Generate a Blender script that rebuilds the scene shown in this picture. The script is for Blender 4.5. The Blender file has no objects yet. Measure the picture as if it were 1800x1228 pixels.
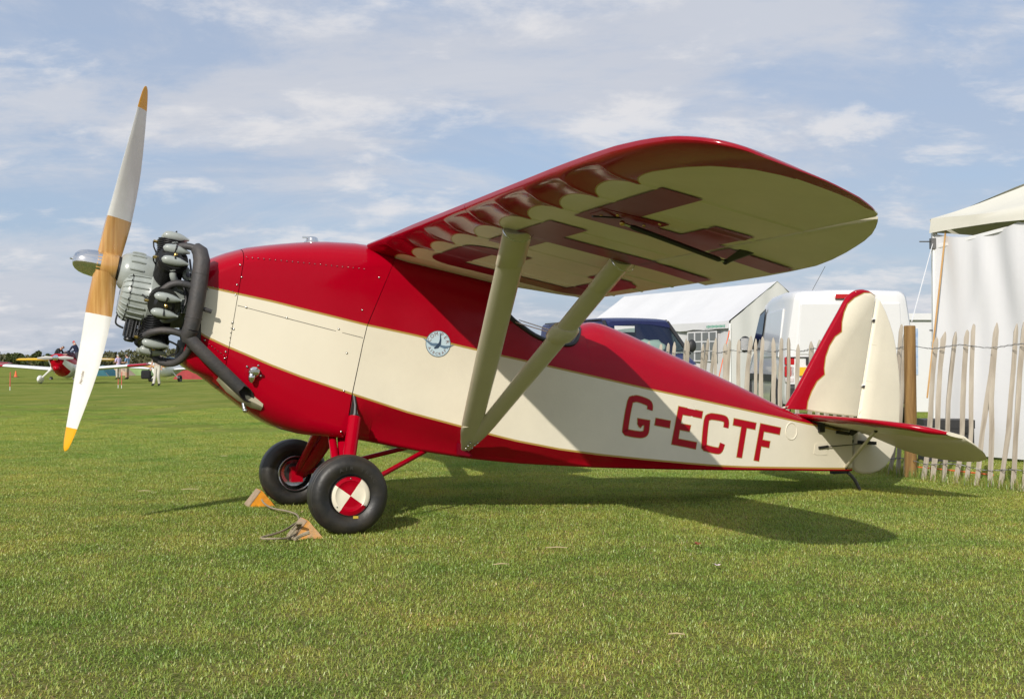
import bpy, bmesh, math, random
import numpy as np
from mathutils import Vector, Matrix
random.seed(7)
R = math.radians
sc = bpy.context.scene
col = sc.collection

# ------------------------------------------------------------------ camera
cam_d = bpy.data.cameras.new('camera')
cam = bpy.data.objects.new('camera', cam_d); col.objects.link(cam)
cam_d.sensor_width = 36.0
cam_d.lens = 42.0
cam_d.shift_y = -14.0 / 1800.0
cam_d.clip_start = 0.05
cam_d.clip_end = 6000
CAM_H = 0.87
cam.location = (0, 0, CAM_H)
cam.rotation_euler = (R(90) + math.atan(38 / 2100.0), 0, 0)
sc.camera = cam

# ------------------------------------------------------------------ sky, sun, exposure
SUN = Vector((-0.53, -1.50, 1.0)).normalized()
elev = math.asin(SUN.z)
world = bpy.data.worlds.new('World'); sc.world = world; world.use_nodes = True
world.cycles.sampling_method = 'MANUAL'; world.cycles.sample_map_resolution = 256
wn = world.node_tree; wn.nodes.clear()
def N(nt, t, **kw):
    n = nt.nodes.new(t)
    for k, v in kw.items():
        if k.startswith('_'): setattr(n, k[1:], v)
        else: n.inputs[k].default_value = v
    return n
out = N(wn, 'ShaderNodeOutputWorld'); bg = N(wn, 'ShaderNodeBackground')
bg.inputs['Strength'].default_value = 0.112
sky = N(wn, 'ShaderNodeTexSky', _sky_type='NISHITA')
sky.sun_disc = False; sky.sun_elevation = elev; sky.sun_rotation = math.atan2(SUN.x, SUN.y)
sky.altitude = 50; sky.air_density = 1.0; sky.dust_density = 2.0; sky.ozone_density = 1.0
L = wn.links.new
tc = N(wn, 'ShaderNodeTexCoord')
sep = N(wn, 'ShaderNodeSeparateXYZ'); L(tc.outputs['Generated'], sep.inputs[0])
def wm(op, a, b=None, c=None):
    n = N(wn, 'ShaderNodeMath', _operation=op)
    for i, v in enumerate((a, b, c)):
        if v is None: continue
        if isinstance(v, (int, float)): n.inputs[i].default_value = v
        else: L(v, n.inputs[i])
    return n.outputs[0]
zz = wm('ADD', wm('MAXIMUM', sep.outputs['Z'], 0.0), 0.24)
cx = wm('DIVIDE', sep.outputs['X'], zz); cy = wm('DIVIDE', sep.outputs['Y'], zz)
cmb = N(wn, 'ShaderNodeCombineXYZ'); L(cx, cmb.inputs[0]); L(cy, cmb.inputs[1])
def cloud(scale, detail, rough, lo, hi, sx=1.0, loc=(0, 0, 0), dist=0.0):
    mp = N(wn, 'ShaderNodeMapping'); mp.inputs['Scale'].default_value = (sx, 1, 1); mp.inputs['Location'].default_value = loc
    L(cmb.outputs[0], mp.inputs['Vector'])
    n = N(wn, 'ShaderNodeTexNoise'); n.inputs['Scale'].default_value = scale; n.inputs['Detail'].default_value = detail
    n.inputs['Roughness'].default_value = rough; n.inputs['Distortion'].default_value = dist
    L(mp.outputs[0], n.inputs['Vector'])
    r = N(wn, 'ShaderNodeMapRange', _interpolation_type='SMOOTHSTEP'); r.inputs['From Min'].default_value = lo; r.inputs['From Max'].default_value = hi
    L(n.outputs['Fac'], r.inputs['Value'])
    return r.outputs[0]
veil = cloud(1.7, 8, 0.64, 0.43, 0.62, 0.75, (3.1, 1.2, 0), 0.35)
puff = cloud(4.6, 9, 0.60, 0.50, 0.68, 0.8, (7.3, 4.4, 0), 0.2)
streak = cloud(2.4, 6, 0.62, 0.44, 0.70, 0.5, (1.0, 9.0, 2), 0.8)
shade = cloud(1.0, 5, 0.55, 0.40, 0.64, 0.8, (4.0, 7.5, 5), 0.2)
def mixc(f, a, b):
    m = N(wn, 'ShaderNodeMix', _data_type='RGBA')
    if isinstance(f, (int, float)): m.inputs[0].default_value = f
    else: L(f, m.inputs[0])
    for i, v in ((6, a), (7, b)):
        if isinstance(v, tuple): m.inputs[i].default_value = v + (1,)
        else: L(v, m.inputs[i])
    return m.outputs[2]
VEIL = (6.0, 6.15, 6.6); GREY = (4.5, 4.75, 5.5); PUFF = (7.2, 7.1, 7.2)
skyc = mixc(0.60, sky.outputs[0], (3.7, 4.8, 6.8))          # thin high haze over the whole sky
c1 = mixc(wm('MULTIPLY', veil, 0.80), skyc, VEIL)
c2 = mixc(wm('MULTIPLY', shade, 0.34), c1, GREY)
c3 = mixc(wm('MULTIPLY', streak, 0.40), c2, VEIL)
c4 = mixc(wm('MULTIPLY', puff, 0.75), c3, PUFF)
L(c4, bg.inputs['Color']); L(bg.outputs[0], out.inputs[0])

sun_d = bpy.data.lights.new('sun', 'SUN'); sun_d.energy = 4.0; sun_d.angle = R(0.55); sun_d.color = (1.0, 0.945, 0.86)
sun = bpy.data.objects.new('sun', sun_d); col.objects.link(sun)
sun.rotation_euler = (-SUN).to_track_quat('-Z', 'Y').to_euler()
sun.location = (0, 0, 30)

sc.view_settings.view_transform = 'Standard'; sc.view_settings.look = 'None'
sc.view_settings.gamma = 1.0; sc.view_settings.use_curve_mapping = False
sc.view_settings.exposure = 0.0

# ------------------------------------------------------------------ mesh helpers
class MB:
    """collects shapes that become ONE mesh object"""
    def __init__(s): s.v = []; s.f = []; s.m = []
    def add(s, vs, fs, m=0):
        o = len(s.v); s.v += [tuple(p) for p in vs]
        for f in fs: s.f.append(tuple(i + o for i in f)); s.m.append(m)
    def box(s, c, d, m=0, rot=None):
        x, y, z = d[0] / 2, d[1] / 2, d[2] / 2
        vs = [Vector((a * x, b * y, e * z)) for a in (-1, 1) for b in (-1, 1) for e in (-1, 1)]
        if rot is not None: vs = [rot @ p for p in vs]
        s.add([p + Vector(c) for p in vs], [(0, 1, 3, 2), (4, 6, 7, 5), (0, 4, 5, 1), (2, 3, 7, 6), (0, 2, 6, 4), (1, 5, 7, 3)], m)
    def tube(s, path, rad, n=10, m=0, caps=True, flat=None, ref=None):
        """tube along path; rad one number or list; flat=(scale_a, scale_b) squashes the ring"""
        P = [Vector(p) for p in path]
        rr = rad if isinstance(rad, (list, tuple)) else [rad] * len(P)
        vs = []; up = None
        for i, p in enumerate(P):
            t = (P[min(i + 1, len(P) - 1)] - P[max(i - 1, 0)]).normalized()
            if ref is not None: a = (Vector(ref) - t * t.dot(Vector(ref))).normalized()
            elif up is None: a = t.orthogonal().normalized()
            else: a = (up - t * t.dot(up)).normalized()
            up = a; b = t.cross(a)
            fa, fb = flat if flat else (1, 1)
            for k in range(n):
                w = 2 * math.pi * k / n
                vs.append(p + a * (math.cos(w) * rr[i] * fa) + b * (math.sin(w) * rr[i] * fb))
        fs = [(i * n + k, i * n + (k + 1) % n, (i + 1) * n + (k + 1) % n, (i + 1) * n + k) for i in range(len(P) - 1) for k in range(n)]
        if caps: fs += [tuple(range(n))[::-1], tuple(range((len(P) - 1) * n, len(P) * n))]
        s.add(vs, fs, m)
    def lathe(s, prof, c, axis, n=20, m=0, mats=None):
        """prof: (distance along axis, radius)"""
        ax = Vector(axis).normalized(); a = ax.orthogonal().normalized(); b = ax.cross(a); c = Vector(c)
        vs = []
        for t, r in prof:
            for k in range(n):
                w = 2 * math.pi * k / n
                vs.append(c + ax * t + (a * math.cos(w) + b * math.sin(w)) * max(r, 1e-4))
        o = len(s.v); s.v += [tuple(p) for p in vs]
        for i in range(len(prof) - 1):
            for k in range(n):
                s.f.append((o + i * n + k, o + i * n + (k + 1) % n, o + (i + 1) * n + (k + 1) % n, o + (i + 1) * n + k))
                s.m.append(mats[i] if mats else m)
    def ball(s, c, r, m=0, n=10, k=7, rot=None):
        """ellipsoid"""
        r = (r, r, r) if isinstance(r, (int, float)) else r
        vs = []
        for i in range(k + 1):
            th = math.pi * i / k
            for j in range(n):
                w = 2 * math.pi * j / n
                p = Vector((r[0] * math.sin(th) * math.cos(w), r[1] * math.sin(th) * math.sin(w), r[2] * math.cos(th)))
                if rot is not None: p = rot @ p
                vs.append(p + Vector(c))
        fs = [(i * n + j, i * n + (j + 1) % n, (i + 1) * n + (j + 1) % n, (i + 1) * n + j) for i in range(k) for j in range(n)]
        s.add(vs, fs, m)
    def grid(s, rows, m=0, mats=None, closed=False):
        """rows of equal length; mats(i, j) material per quad"""
        nr, nc = len(rows), len(rows[0]); o = len(s.v)
        for r_ in rows: s.v += [tuple(p) for p in r_]
        for i in range(nr - 1):
            for j in range(nc if closed else nc - 1):
                j2 = (j + 1) % nc
                s.f.append((o + i * nc + j, o + i * nc + j2, o + (i + 1) * nc + j2, o + (i + 1) * nc + j))
                s.m.append(mats(i, j) if mats else m)
    def prism(s, poly, fn, d0, d1, m=0):
        """extrude 2D poly: fn(x, y, d) -> 3D"""
        n = len(poly)
        vs = [fn(x, y, d0) for x, y in poly] + [fn(x, y, d1) for x, y in poly]
        s.add(vs, [tuple(range(n))[::-1], tuple(range(n, 2 * n))] + [(i, (i + 1) % n, n + (i + 1) % n, n + i) for i in range(n)], m)
    def mesh(s, name, mats, smooth=True, angle=38, merge=0.0, recalc=True):
        me = bpy.data.meshes.new(name)
        me.from_pydata(s.v, [], s.f)
        for mt in (mats if isinstance(mats, (list, tuple)) else [mats]): me.materials.append(mt)
        me.polygons.foreach_set('material_index', s.m)
        bm = bmesh.new(); bm.from_mesh(me)
        if merge: bmesh.ops.remove_doubles(bm, verts=bm.verts, dist=merge)
        bmesh.ops.dissolve_degenerate(bm, dist=1e-6, edges=bm.edges)
        if recalc: bmesh.ops.recalc_face_normals(bm, faces=bm.faces)
        bm.to_mesh(me); bm.free()
        if smooth:
            me.polygons.foreach_set('use_smooth', [True] * len(me.polygons))
            me.set_sharp_from_angle(angle=R(angle))
        me.update()
        return me
    def build(s, name, mats, parent=None, smooth=True, angle=38, merge=0.0, recalc=True):
        o = bpy.data.objects.new(name, s.mesh(name, mats, smooth, angle, merge, recalc)); col.objects.link(o)
        o.parent = parent
        return o
def thing(name, label, cat, loc=(0, 0, 0), rz=0.0, group=None):
    o = bpy.data.objects.new(name, None); col.objects.link(o); o.empty_display_size = 0.2
    o.location = loc; o.rotation_euler = (0, 0, rz); o['label'] = label; o['category'] = cat
    if group: o['group'] = group
    return o
def tag(o, label, cat, group=None, kind=None):
    if label: o['label'] = label
    if cat: o['category'] = cat
    if group: o['group'] = group
    if kind: o['kind'] = kind
    return o
def smooth01(t):
    t = min(max(t, 0.0), 1.0); return t * t * (3 - 2 * t)
def interp(x, tab, k=1):
    if x <= tab[0][0]: return tab[0][k]
    for a, b in zip(tab, tab[1:]):
        if x <= b[0]:
            t = (x - a[0]) / (b[0] - a[0]); return a[k] + (b[k] - a[k]) * t
    return tab[-1][k]
def catmull(pts, n=6, closed=False):
    P = [Vector(p) for p in pts]; o = []; m = len(P)
    for i in range(m if closed else m - 1):
        g = (lambda j: P[j % m]) if closed else (lambda j: P[min(max(j, 0), m - 1)])
        p0, p1, p2, p3 = g(i - 1), g(i), g(i + 1), g(i + 2)
        for k in range(n):
            t = k / n
            o.append(0.5 * ((2 * p1) + (p2 - p0) * t + (2 * p0 - 5 * p1 + 4 * p2 - p3) * t * t + (3 * p1 - p0 - 3 * p2 + p3) * t ** 3))
    if not closed: o.append(P[-1])
    return o
_glyphs = {}
def glyph(ch):
    """flat mesh of one printed character of the built-in font: verts, faces, width"""
    if ch not in _glyphs:
        cu = bpy.data.curves.new('glyph', 'FONT'); cu.body = ch; cu.resolution_u = 3
        ob = bpy.data.objects.new('glyph', cu); col.objects.link(ob)
        dg = bpy.context.evaluated_depsgraph_get(); dg.update()
        me = ob.evaluated_get(dg).to_mesh()
        vs = [(v.co.x, v.co.y) for v in me.vertices]; fs = [tuple(p.vertices) for p in me.polygons]
        bpy.data.objects.remove(ob); bpy.data.curves.remove(cu)
        xs = [p[0] for p in vs] or [0, .3]
        _glyphs[ch] = (vs, fs, min(xs), max(xs))
    return _glyphs[ch]

# ------------------------------------------------------------------ materials
def mat(name, c, rough=0.5, metal=0.0, coat=0.0, var=0.0, vscale=6.0, bump=0.0, bscale=40.0, trans=0.0, spec=0.5, c2=None, detail=4, dirt=0.0):
    m = bpy.data.materials.new(name); m.use_nodes = True
    nt = m.node_tree; b = nt.nodes['Principled BSDF']; l = nt.links.new
    b.inputs['Base Color'].default_value = (*c, 1); b.inputs['Roughness'].default_value = rough
    b.inputs['Metallic'].default_value = metal; b.inputs['Coat Weight'].default_value = coat; b.inputs['Coat Roughness'].default_value = 0.06
    b.inputs['Specular IOR Level'].default_value = spec
    if trans: b.inputs['Transmission Weight'].default_value = trans
    t = N(nt, 'ShaderNodeTexCoord')
    if var or c2:
        n = N(nt, 'ShaderNodeTexNoise'); n.inputs['Scale'].default_value = vscale; n.inputs['Detail'].default_value = detail; n.inputs['Roughness'].default_value = 0.65
        l(t.outputs['Object'], n.inputs['Vector'])
        mx = N(nt, 'ShaderNodeMix', _data_type='RGBA')
        mr = N(nt, 'ShaderNodeMapRange'); mr.inputs['From Min'].default_value = 0.35; mr.inputs['From Max'].default_value = 0.68
        l(n.outputs['Fac'], mr.inputs['Value']); l(mr.outputs[0], mx.inputs[0])
        lo = tuple(max(0, x * (1 - var)) for x in c) if c2 is None else c2
        mx.inputs[6].default_value = (*c, 1); mx.inputs[7].default_value = (*lo, 1)
        l(mx.outputs[2], b.inputs['Base Color'])
        rr = N(nt, 'ShaderNodeMapRange'); rr.inputs['To Min'].default_value = max(0.02, rough - 0.06); rr.inputs['To Max'].default_value = min(1, rough + 0.08)
        l(n.outputs['Fac'], rr.inputs['Value']); l(rr.outputs[0], b.inputs['Roughness'])
    if bump:
        n2 = N(nt, 'ShaderNodeTexNoise'); n2.inputs['Scale'].default_value = bscale; n2.inputs['Detail'].default_value = 5
        l(t.outputs['Object'], n2.inputs['Vector'])
        bp = N(nt, 'ShaderNodeBump'); bp.inputs['Strength'].default_value = bump; bp.inputs['Distance'].default_value = 0.02
        l(n2.outputs['Fac'], bp.inputs['Height']); l(bp.outputs[0], b.inputs['Normal'])
    return m
M = {}
M['red'] = mat('gloss_red_paint', (0.375, 0.0006, 0.012), 0.12, spec=0.16, var=0.05, vscale=3, bump=0.015, bscale=7)
M['red_fab'] = mat('red_doped_fabric', (0.365, 0.0006, 0.012), 0.17, spec=0.24, var=0.08, vscale=5, bump=0.03, bscale=60)
M['wingred'] = mat('wing_red_dope', (0.31, 0.0008, 0.011), 0.14, spec=0.5, var=0.06, vscale=5, bump=0.015, bscale=30)
M['cream'] = mat('cream_paint', (0.80, 0.735, 0.585), 0.32, coat=0.15, var=0.04, vscale=2.5, bump=0.012, bscale=8)
M['cream_fab'] = mat('cream_doped_fabric', (0.78, 0.72, 0.575), 0.40, spec=0.25, var=0.07, vscale=3.5, bump=0.05, bscale=70)
M['gold'] = mat('gold_pinstripe', (0.42, 0.27, 0.06), 0.4)
M['strut'] = mat('cream_strut_paint', (0.66, 0.61, 0.46), 0.30, coat=0.2, var=0.06, vscale=5)
M['dkred'] = mat('wing_letter_red', (0.20, 0.002, 0.016), 0.32, spec=0.25, var=0.06)
M['seam'] = mat('panel_gap_dark', (0.02, 0.016, 0.014), 0.7)
M['steel'] = mat('bright_steel', (0.62, 0.62, 0.60), 0.22, metal=1.0, var=0.15, vscale=30)
M['polish'] = mat('polished_aluminium', (0.80, 0.80, 0.79), 0.12, metal=1.0, var=0.06, vscale=12, bump=0.02, bscale=20)
M['grey'] = mat('engine_grey_enamel', (0.35, 0.38, 0.355), 0.30, coat=0.2, var=0.14, vscale=22, bump=0.05, bscale=60)
M['black'] = mat('engine_black_enamel', (0.018, 0.018, 0.018), 0.32, var=0.2, vscale=30)
M['blackmet'] = mat('black_metal', (0.018, 0.018, 0.018), 0.42, var=0.2, vscale=14)
M['exhaust'] = mat('exhaust_iron', (0.052, 0.051, 0.053), 0.60, metal=0.2, c2=(0.080, 0.070, 0.066), vscale=14, bump=0.12, bscale=70)
M['rubber'] = mat('tyre_rubber', (0.013, 0.013, 0.013), 0.46, c2=(0.034, 0.029, 0.022), vscale=9, bump=0.06, bscale=60)
M['brass'] = mat('brass_fitting', (0.60, 0.42, 0.14), 0.3, metal=1.0)
M['yellow'] = mat('yellow_tip_paint', (0.85, 0.40, 0.012), 0.3, coat=0.2, var=0.05)
M['propwhite'] = mat('propeller_white', (0.80, 0.79, 0.74), 0.26, coat=0.3, c2=(0.74, 0.73, 0.67), vscale=9)
M['letter'] = mat('letter_red', (0.38, 0.002, 0.014), 0.3, spec=0.3, var=0.05)
M['inner'] = mat('cockpit_dark', (0.03, 0.026, 0.022), 0.8)
# laminated wood
def wood(name, ca, cb, scale, axis, rough=0.35, coat=0.2):
    m = bpy.data.materials.new(name); m.use_nodes = True; nt = m.node_tree; b = nt.nodes['Principled BSDF']; l = nt.links.new
    t = N(nt, 'ShaderNodeTexCoord'); mp = N(nt, 'ShaderNodeMapping'); mp.inputs['Scale'].default_value = axis
    l(t.outputs['Object'], mp.inputs['Vector'])
    n = N(nt, 'ShaderNodeTexNoise'); n.inputs['Scale'].default_value = scale; n.inputs['Detail'].default_value = 6; n.inputs['Distortion'].default_value = 0.4
    l(mp.outputs[0], n.inputs['Vector'])
    cr = N(nt, 'ShaderNodeValToRGB'); cr.color_ramp.elements[0].position = 0.34; cr.color_ramp.elements[1].position = 0.66
    cr.color_ramp.elements[0].color = (*ca, 1); cr.color_ramp.elements[1].color = (*cb, 1)
    l(n.outputs['Fac'], cr.inputs[0]); l(cr.outputs[0], b.inputs['Base Color'])
    b.inputs['Roughness'].default_value = rough; b.inputs['Coat Weight'].default_value = coat
    bp = N(nt, 'ShaderNodeBump'); bp.inputs['Strength'].default_value = 0.25; bp.inputs['Distance'].default_value = 0.004
    l(n.outputs['Fac'], bp.inputs['Height']); l(bp.outputs[0], b.inputs['Normal'])
    return m
M['propwood'] = wood('laminated_prop_wood', (0.47, 0.23, 0.065), (0.62, 0.36, 0.12), 20, (3.2, 1.0, 0.10), 0.25, 0.5)
M['pale'] = wood('weathered_chestnut', (0.30, 0.255, 0.20), (0.47, 0.42, 0.345), 26, (1, 1, 0.12), 0.8, 0)
M['post'] = wood('treated_post_wood', (0.15, 0.075, 0.018), (0.30, 0.175, 0.055), 26, (1, 1, 0.10), 0.75, 0)
M['lath'] = wood('pine_lath', (0.50, 0.28, 0.10), (0.58, 0.36, 0.15), 20, (1, 1, 0.1), 0.7, 0)
M['chock'] = mat('worn_orange_chock', (0.85, 0.33, 0.008), 0.7, c2=(0.62, 0.24, 0.02), vscale=16, bump=0.2, bscale=50)
M['chockwood'] = mat('bare_chock_wood', (0.42, 0.31, 0.20), 0.85, c2=(0.30, 0.21, 0.13), vscale=20, bump=0.2, bscale=50)
M['rope'] = mat('hemp_rope', (0.36, 0.30, 0.20), 0.9, var=0.3, vscale=90, bump=0.4, bscale=160)
M['canvas'] = mat('white_canvas', (0.66, 0.66, 0.665), 0.65, var=0.05, vscale=1.5, bump=0.06, bscale=14)
M['sheet'] = mat('white_gazebo_sheet', (0.71, 0.71, 0.72), 0.6, var=0.03, vscale=1.5, bump=0.05, bscale=14)
M['canvas_cream'] = mat('ivory_canopy_cloth', (0.66, 0.64, 0.55), 0.7, var=0.05, vscale=2, bump=0.06, bscale=18)
M['whitepole'] = mat('white_painted_pole', (0.80, 0.80, 0.79), 0.45)
M['vanwhite'] = mat('white_van_paint', (0.68, 0.68, 0.68), 0.22, coat=0.5, var=0.02)
M['vanblue'] = mat('navy_van_paint', (0.020, 0.026, 0.095), 0.25, spec=0.35, var=0.08)
M['plastic'] = mat('black_plastic', (0.020, 0.020, 0.021), 0.55)
M['lampred'] = mat('tail_lamp_red', (0.45, 0.012, 0.016), 0.15, coat=0.4)
M['lampclear'] = mat('lamp_clear', (0.62, 0.56, 0.55), 0.15, coat=0.4)
M['plate'] = mat('yellow_number_plate', (0.80, 0.45, 0.02), 0.4)
M['white'] = mat('plain_white', (0.80, 0.80, 0.78), 0.4, coat=0.15)
M['orange'] = mat('orange_plastic', (0.75, 0.13, 0.03), 0.5)
M['wire'] = mat('galvanised_wire', (0.20, 0.20, 0.20), 0.5, metal=0.8)
def glass(name, tint, mixf=0.55, rough=0.03):
    m = bpy.data.materials.new(name); m.use_nodes = True; nt = m.node_tree; nt.nodes.clear(); l = nt.links.new
    o = N(nt, 'ShaderNodeOutputMaterial'); tr = N(nt, 'ShaderNodeBsdfTransparent'); tr.inputs[0].default_value = (*tint, 1)
    g = N(nt, 'ShaderNodeBsdfGlossy'); g.inputs['Roughness'].default_value = rough; g.inputs[0].default_value = (0.7, 0.75, 0.8, 1)
    fr = N(nt, 'ShaderNodeFresnel'); fr.inputs[0].default_value = 1.5
    ad = N(nt, 'ShaderNodeMath', _operation='ADD'); ad.inputs[1].default_value = 0.0; l(fr.outputs[0], ad.inputs[0])
    mx = N(nt, 'ShaderNodeMixShader'); l(ad.outputs[0], mx.inputs[0]); l(tr.outputs[0], mx.inputs[1]); l(g.outputs[0], mx.inputs[2]); l(mx.outputs[0], o.inputs[0])
    return m
M['glass'] = glass('window_glass', (0.66, 0.76, 0.73))
M['darkglass'] = glass('dark_window_glass', (0.10, 0.13, 0.14))

# ------------------------------------------------------------------ ground and grass
def gz(x, y):
    return -0.25 * smooth01((y - 14.0) / 46.0)
def grass_mat(name, blades):
    m = bpy.data.materials.new(name); m.use_nodes = True; nt = m.node_tree; nt.nodes.clear(); l = nt.links.new
    o = N(nt, 'ShaderNodeOutputMaterial'); g = N(nt, 'ShaderNodeNewGeometry')
    def noise(sc_, det, vec=None):
        n = N(nt, 'ShaderNodeTexNoise'); n.inputs['Scale'].default_value = sc_; n.inputs['Detail'].default_value = det; n.inputs['Roughness'].default_value = 0.6
        l(g.outputs['Position'] if vec is None else vec, n.inputs['Vector']); return n.outputs['Fac']
    def ramp(f, stops):
        r = N(nt, 'ShaderNodeValToRGB'); e = r.color_ramp.elements
        while len(e) < len(stops): e.new(0.5)
        for i, (p, c) in enumerate(stops): e[i].position = p; e[i].color = (*c, 1)
        l(f, r.inputs[0]); return r.outputs[0]
    def mixn(f, a, b, t='MIX'):
        mx = N(nt, 'ShaderNodeMix', _data_type='RGBA', _blend_type=t)
        if isinstance(f, float): mx.inputs[0].default_value = f
        else: l(f, mx.inputs[0])
        for i, v in ((6, a), (7, b)):
            if isinstance(v, tuple): mx.inputs[i].default_value = (*v, 1)
            else: l(v, mx.inputs[i])
        return mx.outputs[2]
    patch = ramp(noise(0.42, 5), [(0.30, (0.70, 0.90, 0.66)), (0.46, (0.98, 1.0, 0.96)), (0.60, (1.12, 1.06, 1.0)), (0.72, (1.24, 1.12, 1.08))])
    patch2 = ramp(noise(2.3, 4), [(0.33, (0.74, 0.86, 0.74)), (0.5, (1.0, 1.0, 1.0)), (0.64, (1.20, 1.08, 1.10))])
    tint = mixn(1.0, patch, patch2, 'MULTIPLY')
    if blades:
        at = N(nt, 'ShaderNodeAttribute'); at.attribute_name = 'tint'
        base = mixn(1.0, at.outputs['Color'], tint, 'MULTIPLY')
        d = N(nt, 'ShaderNodeBsdfDiffuse'); l(base, d.inputs[0])
        tr = N(nt, 'ShaderNodeBsdfTranslucent'); l(mixn(1.0, base, (1.25, 1.15, 0.5), 'MULTIPLY'), tr.inputs[0])
        mx = N(nt, 'ShaderNodeMixShader'); mx.inputs[0].default_value = 0.30; l(d.outputs[0], mx.inputs[1]); l(tr.outputs[0], mx.inputs[2])
        gl = N(nt, 'ShaderNodeBsdfGlossy'); gl.inputs['Roughness'].default_value = 0.42; gl.inputs[0].default_value = (0.9, 0.95, 0.8, 1)
        m2 = N(nt, 'ShaderNodeMixShader'); m2.inputs[0].default_value = 0.045; l(mx.outputs[0], m2.inputs[1]); l(gl.outputs[0], m2.inputs[2])
        l(m2.outputs[0], o.inputs[0])
    else:
        # close up the bare sheet is soil and thatch under the blades, farther off it carries the colour of the sward
        sepx = N(nt, 'ShaderNodeSeparateXYZ'); l(g.outputs['Position'], sepx.inputs[0])
        far = N(nt, 'ShaderNodeMapRange'); far.inputs['From Min'].default_value = 9.0; far.inputs['From Max'].default_value = 15.0
        l(sepx.outputs['Y'], far.inputs['Value'])
        fine = ramp(noise(55.0, 5), [(0.30, (0.080, 0.088, 0.026)), (0.52, (0.150, 0.155, 0.052)), (0.72, (0.25, 0.215, 0.11))])
        mp = N(nt, 'ShaderNodeMapping'); mp.inputs['Scale'].default_value = (0.5, 0.16, 1); l(g.outputs['Position'], mp.inputs['Vector'])
        swath = ramp(noise(1.6, 6, mp.outputs[0]), [(0.34, (0.160, 0.195, 0.044)), (0.5, (0.200, 0.230, 0.058)), (0.66, (0.255, 0.265, 0.085))])
        sw2 = mixn(0.35, swath, ramp(noise(30.0, 4), [(0.3, (0.11, 0.155, 0.03)), (0.7, (0.235, 0.265, 0.08))]))
        base = mixn(far.outputs[0], fine, sw2)
        base = mixn(1.0, base, tint, 'MULTIPLY')
        d = N(nt, 'ShaderNodeBsdfDiffuse'); l(base, d.inputs[0])
        bp = N(nt, 'ShaderNodeBump'); bp.inputs['Strength'].default_value = 0.6; bp.inputs['Distance'].default_value = 0.03
        l(noise(38.0, 5), bp.inputs['Height']); l(bp.outputs[0], d.inputs['Normal'])
        l(d.outputs[0], o.inputs[0])
    return m
mb = MB()
xs = [-1500, -600, -250, -120, -60, -30, -15, -8, -4, -2, 0, 2, 4, 8, 15, 30, 60, 120, 250, 600, 1500]
ys = [-600, -100, -30, -10, -4, 0, 2, 4, 6, 8, 10, 12, 14, 17, 20, 24, 28, 32, 36, 40, 44, 48, 52, 56, 60, 70, 90, 130, 200, 350, 700, 1500, 4000]
mb.grid([[(x, y, gz(x, y)) for x in xs] for y in ys])
gr = mb.build('ground', grass_mat('grass_ground', False)); gr['kind'] = 'structure'

# short mown turf: four hand-sized tufts of blades scattered over the near field as one mass
GRASS = grass_mat('grass_blades', True)
def turf_patch(seed, size, nblade, hmin, hmax):
    rg = random.Random(seed); V = []; F = []; T = []
    for i in range(nblade):
        x = rg.uniform(-size, size); y = rg.uniform(-size, size)
        h = rg.uniform(hmin, hmax) * (1.35 if rg.random() < 0.06 else 1)
        a = rg.uniform(0, 2 * math.pi); lean = rg.uniform(0.45, 1.5); w = rg.uniform(0.0010, 0.0018)
        dx, dy = math.cos(a), math.sin(a); b = a + rg.uniform(0.9, 2.2); px, py = math.cos(b), math.sin(b)
        k = rg.random()
        if k < 0.09: c = (rg.uniform(.34, .50), rg.uniform(.29, .40), rg.uniform(.14, .20)); lean += 0.3
        elif k < 0.50: c = (rg.uniform(.31, .38), rg.uniform(.375, .445), rg.uniform(.07, .10))
        else: c = (rg.uniform(.215, .285), rg.uniform(.295, .365), rg.uniform(.048, .075))
        o = len(V); z = 0.0; X, Y = x, y
        for s_, wd in ((0, 1), (0.55, 0.8), (1, 0.0)):
            ang = lean * s_
            z = h * s_ * math.cos(ang * 0.8) ; r_ = h * s_ * math.sin(ang)
            X, Y = x + dx * r_, y + dy * r_
            if wd: V += [(X - px * w * wd, Y - py * w * wd, z), (X + px * w * wd, Y + py * w * wd, z)]; T += [c, c]
            else: V.append((X, Y, z)); T.append(tuple(min(1, q * 1.12) for q in c))
        F += [(o, o + 1, o + 3, o + 2), (o + 2, o + 3, o + 4)]
    me = bpy.data.meshes.new('turf_patch'); me.from_pydata(V, [], F); me.materials.append(GRASS)
    at = me.color_attributes.new('tint', 'FLOAT_COLOR', 'POINT')
    at.data.foreach_set('color', [q for c in T for q in (*c, 1)])
    return me
hc = bpy.data.collections.new('turf_patches')       # source meshes of the scattered turf, not linked to the scene
for i in range(6):
    o = bpy.data.objects.new('turf_patch', turf_patch(i, 0.5, 15000, 0.009, 0.022)); hc.objects.link(o)
pts = []; rg = random.Random(3)
for iy in range(2, 27):
    for ix in range(-14, 15):
        x, y = ix + .5, iy + .5
        if abs(x) - .75 < 0.44 * (y + .5) and rg.random() > (y - 15) / 14: pts.append((x, y))
me = bpy.data.meshes.new('grass'); me.from_pydata([(x, y, gz(x, y) - 0.002) for x, y in pts], [], [])
grass = bpy.data.objects.new('grass', me); col.objects.link(grass); me.materials.append(GRASS)
tag(grass, 'short mown green grass with dry straw blades covering the field', 'grass', kind='stuff')
ng = bpy.data.node_groups.new('turf_scatter', 'GeometryNodeTree')
ng.interface.new_socket('Geometry', in_out='INPUT', socket_type='NodeSocketGeometry'); ng.interface.new_socket('Geometry', in_out='OUTPUT', socket_type='NodeSocketGeometry')
gi = ng.nodes.new('NodeGroupInput'); go = ng.nodes.new('NodeGroupOutput'); ip = ng.nodes.new('GeometryNodeInstanceOnPoints')
ci = ng.nodes.new('GeometryNodeCollectionInfo'); ci.inputs['Collection'].default_value = hc; ci.inputs['Separate Children'].default_value = True; ci.inputs['Reset Children'].default_value = True
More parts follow.
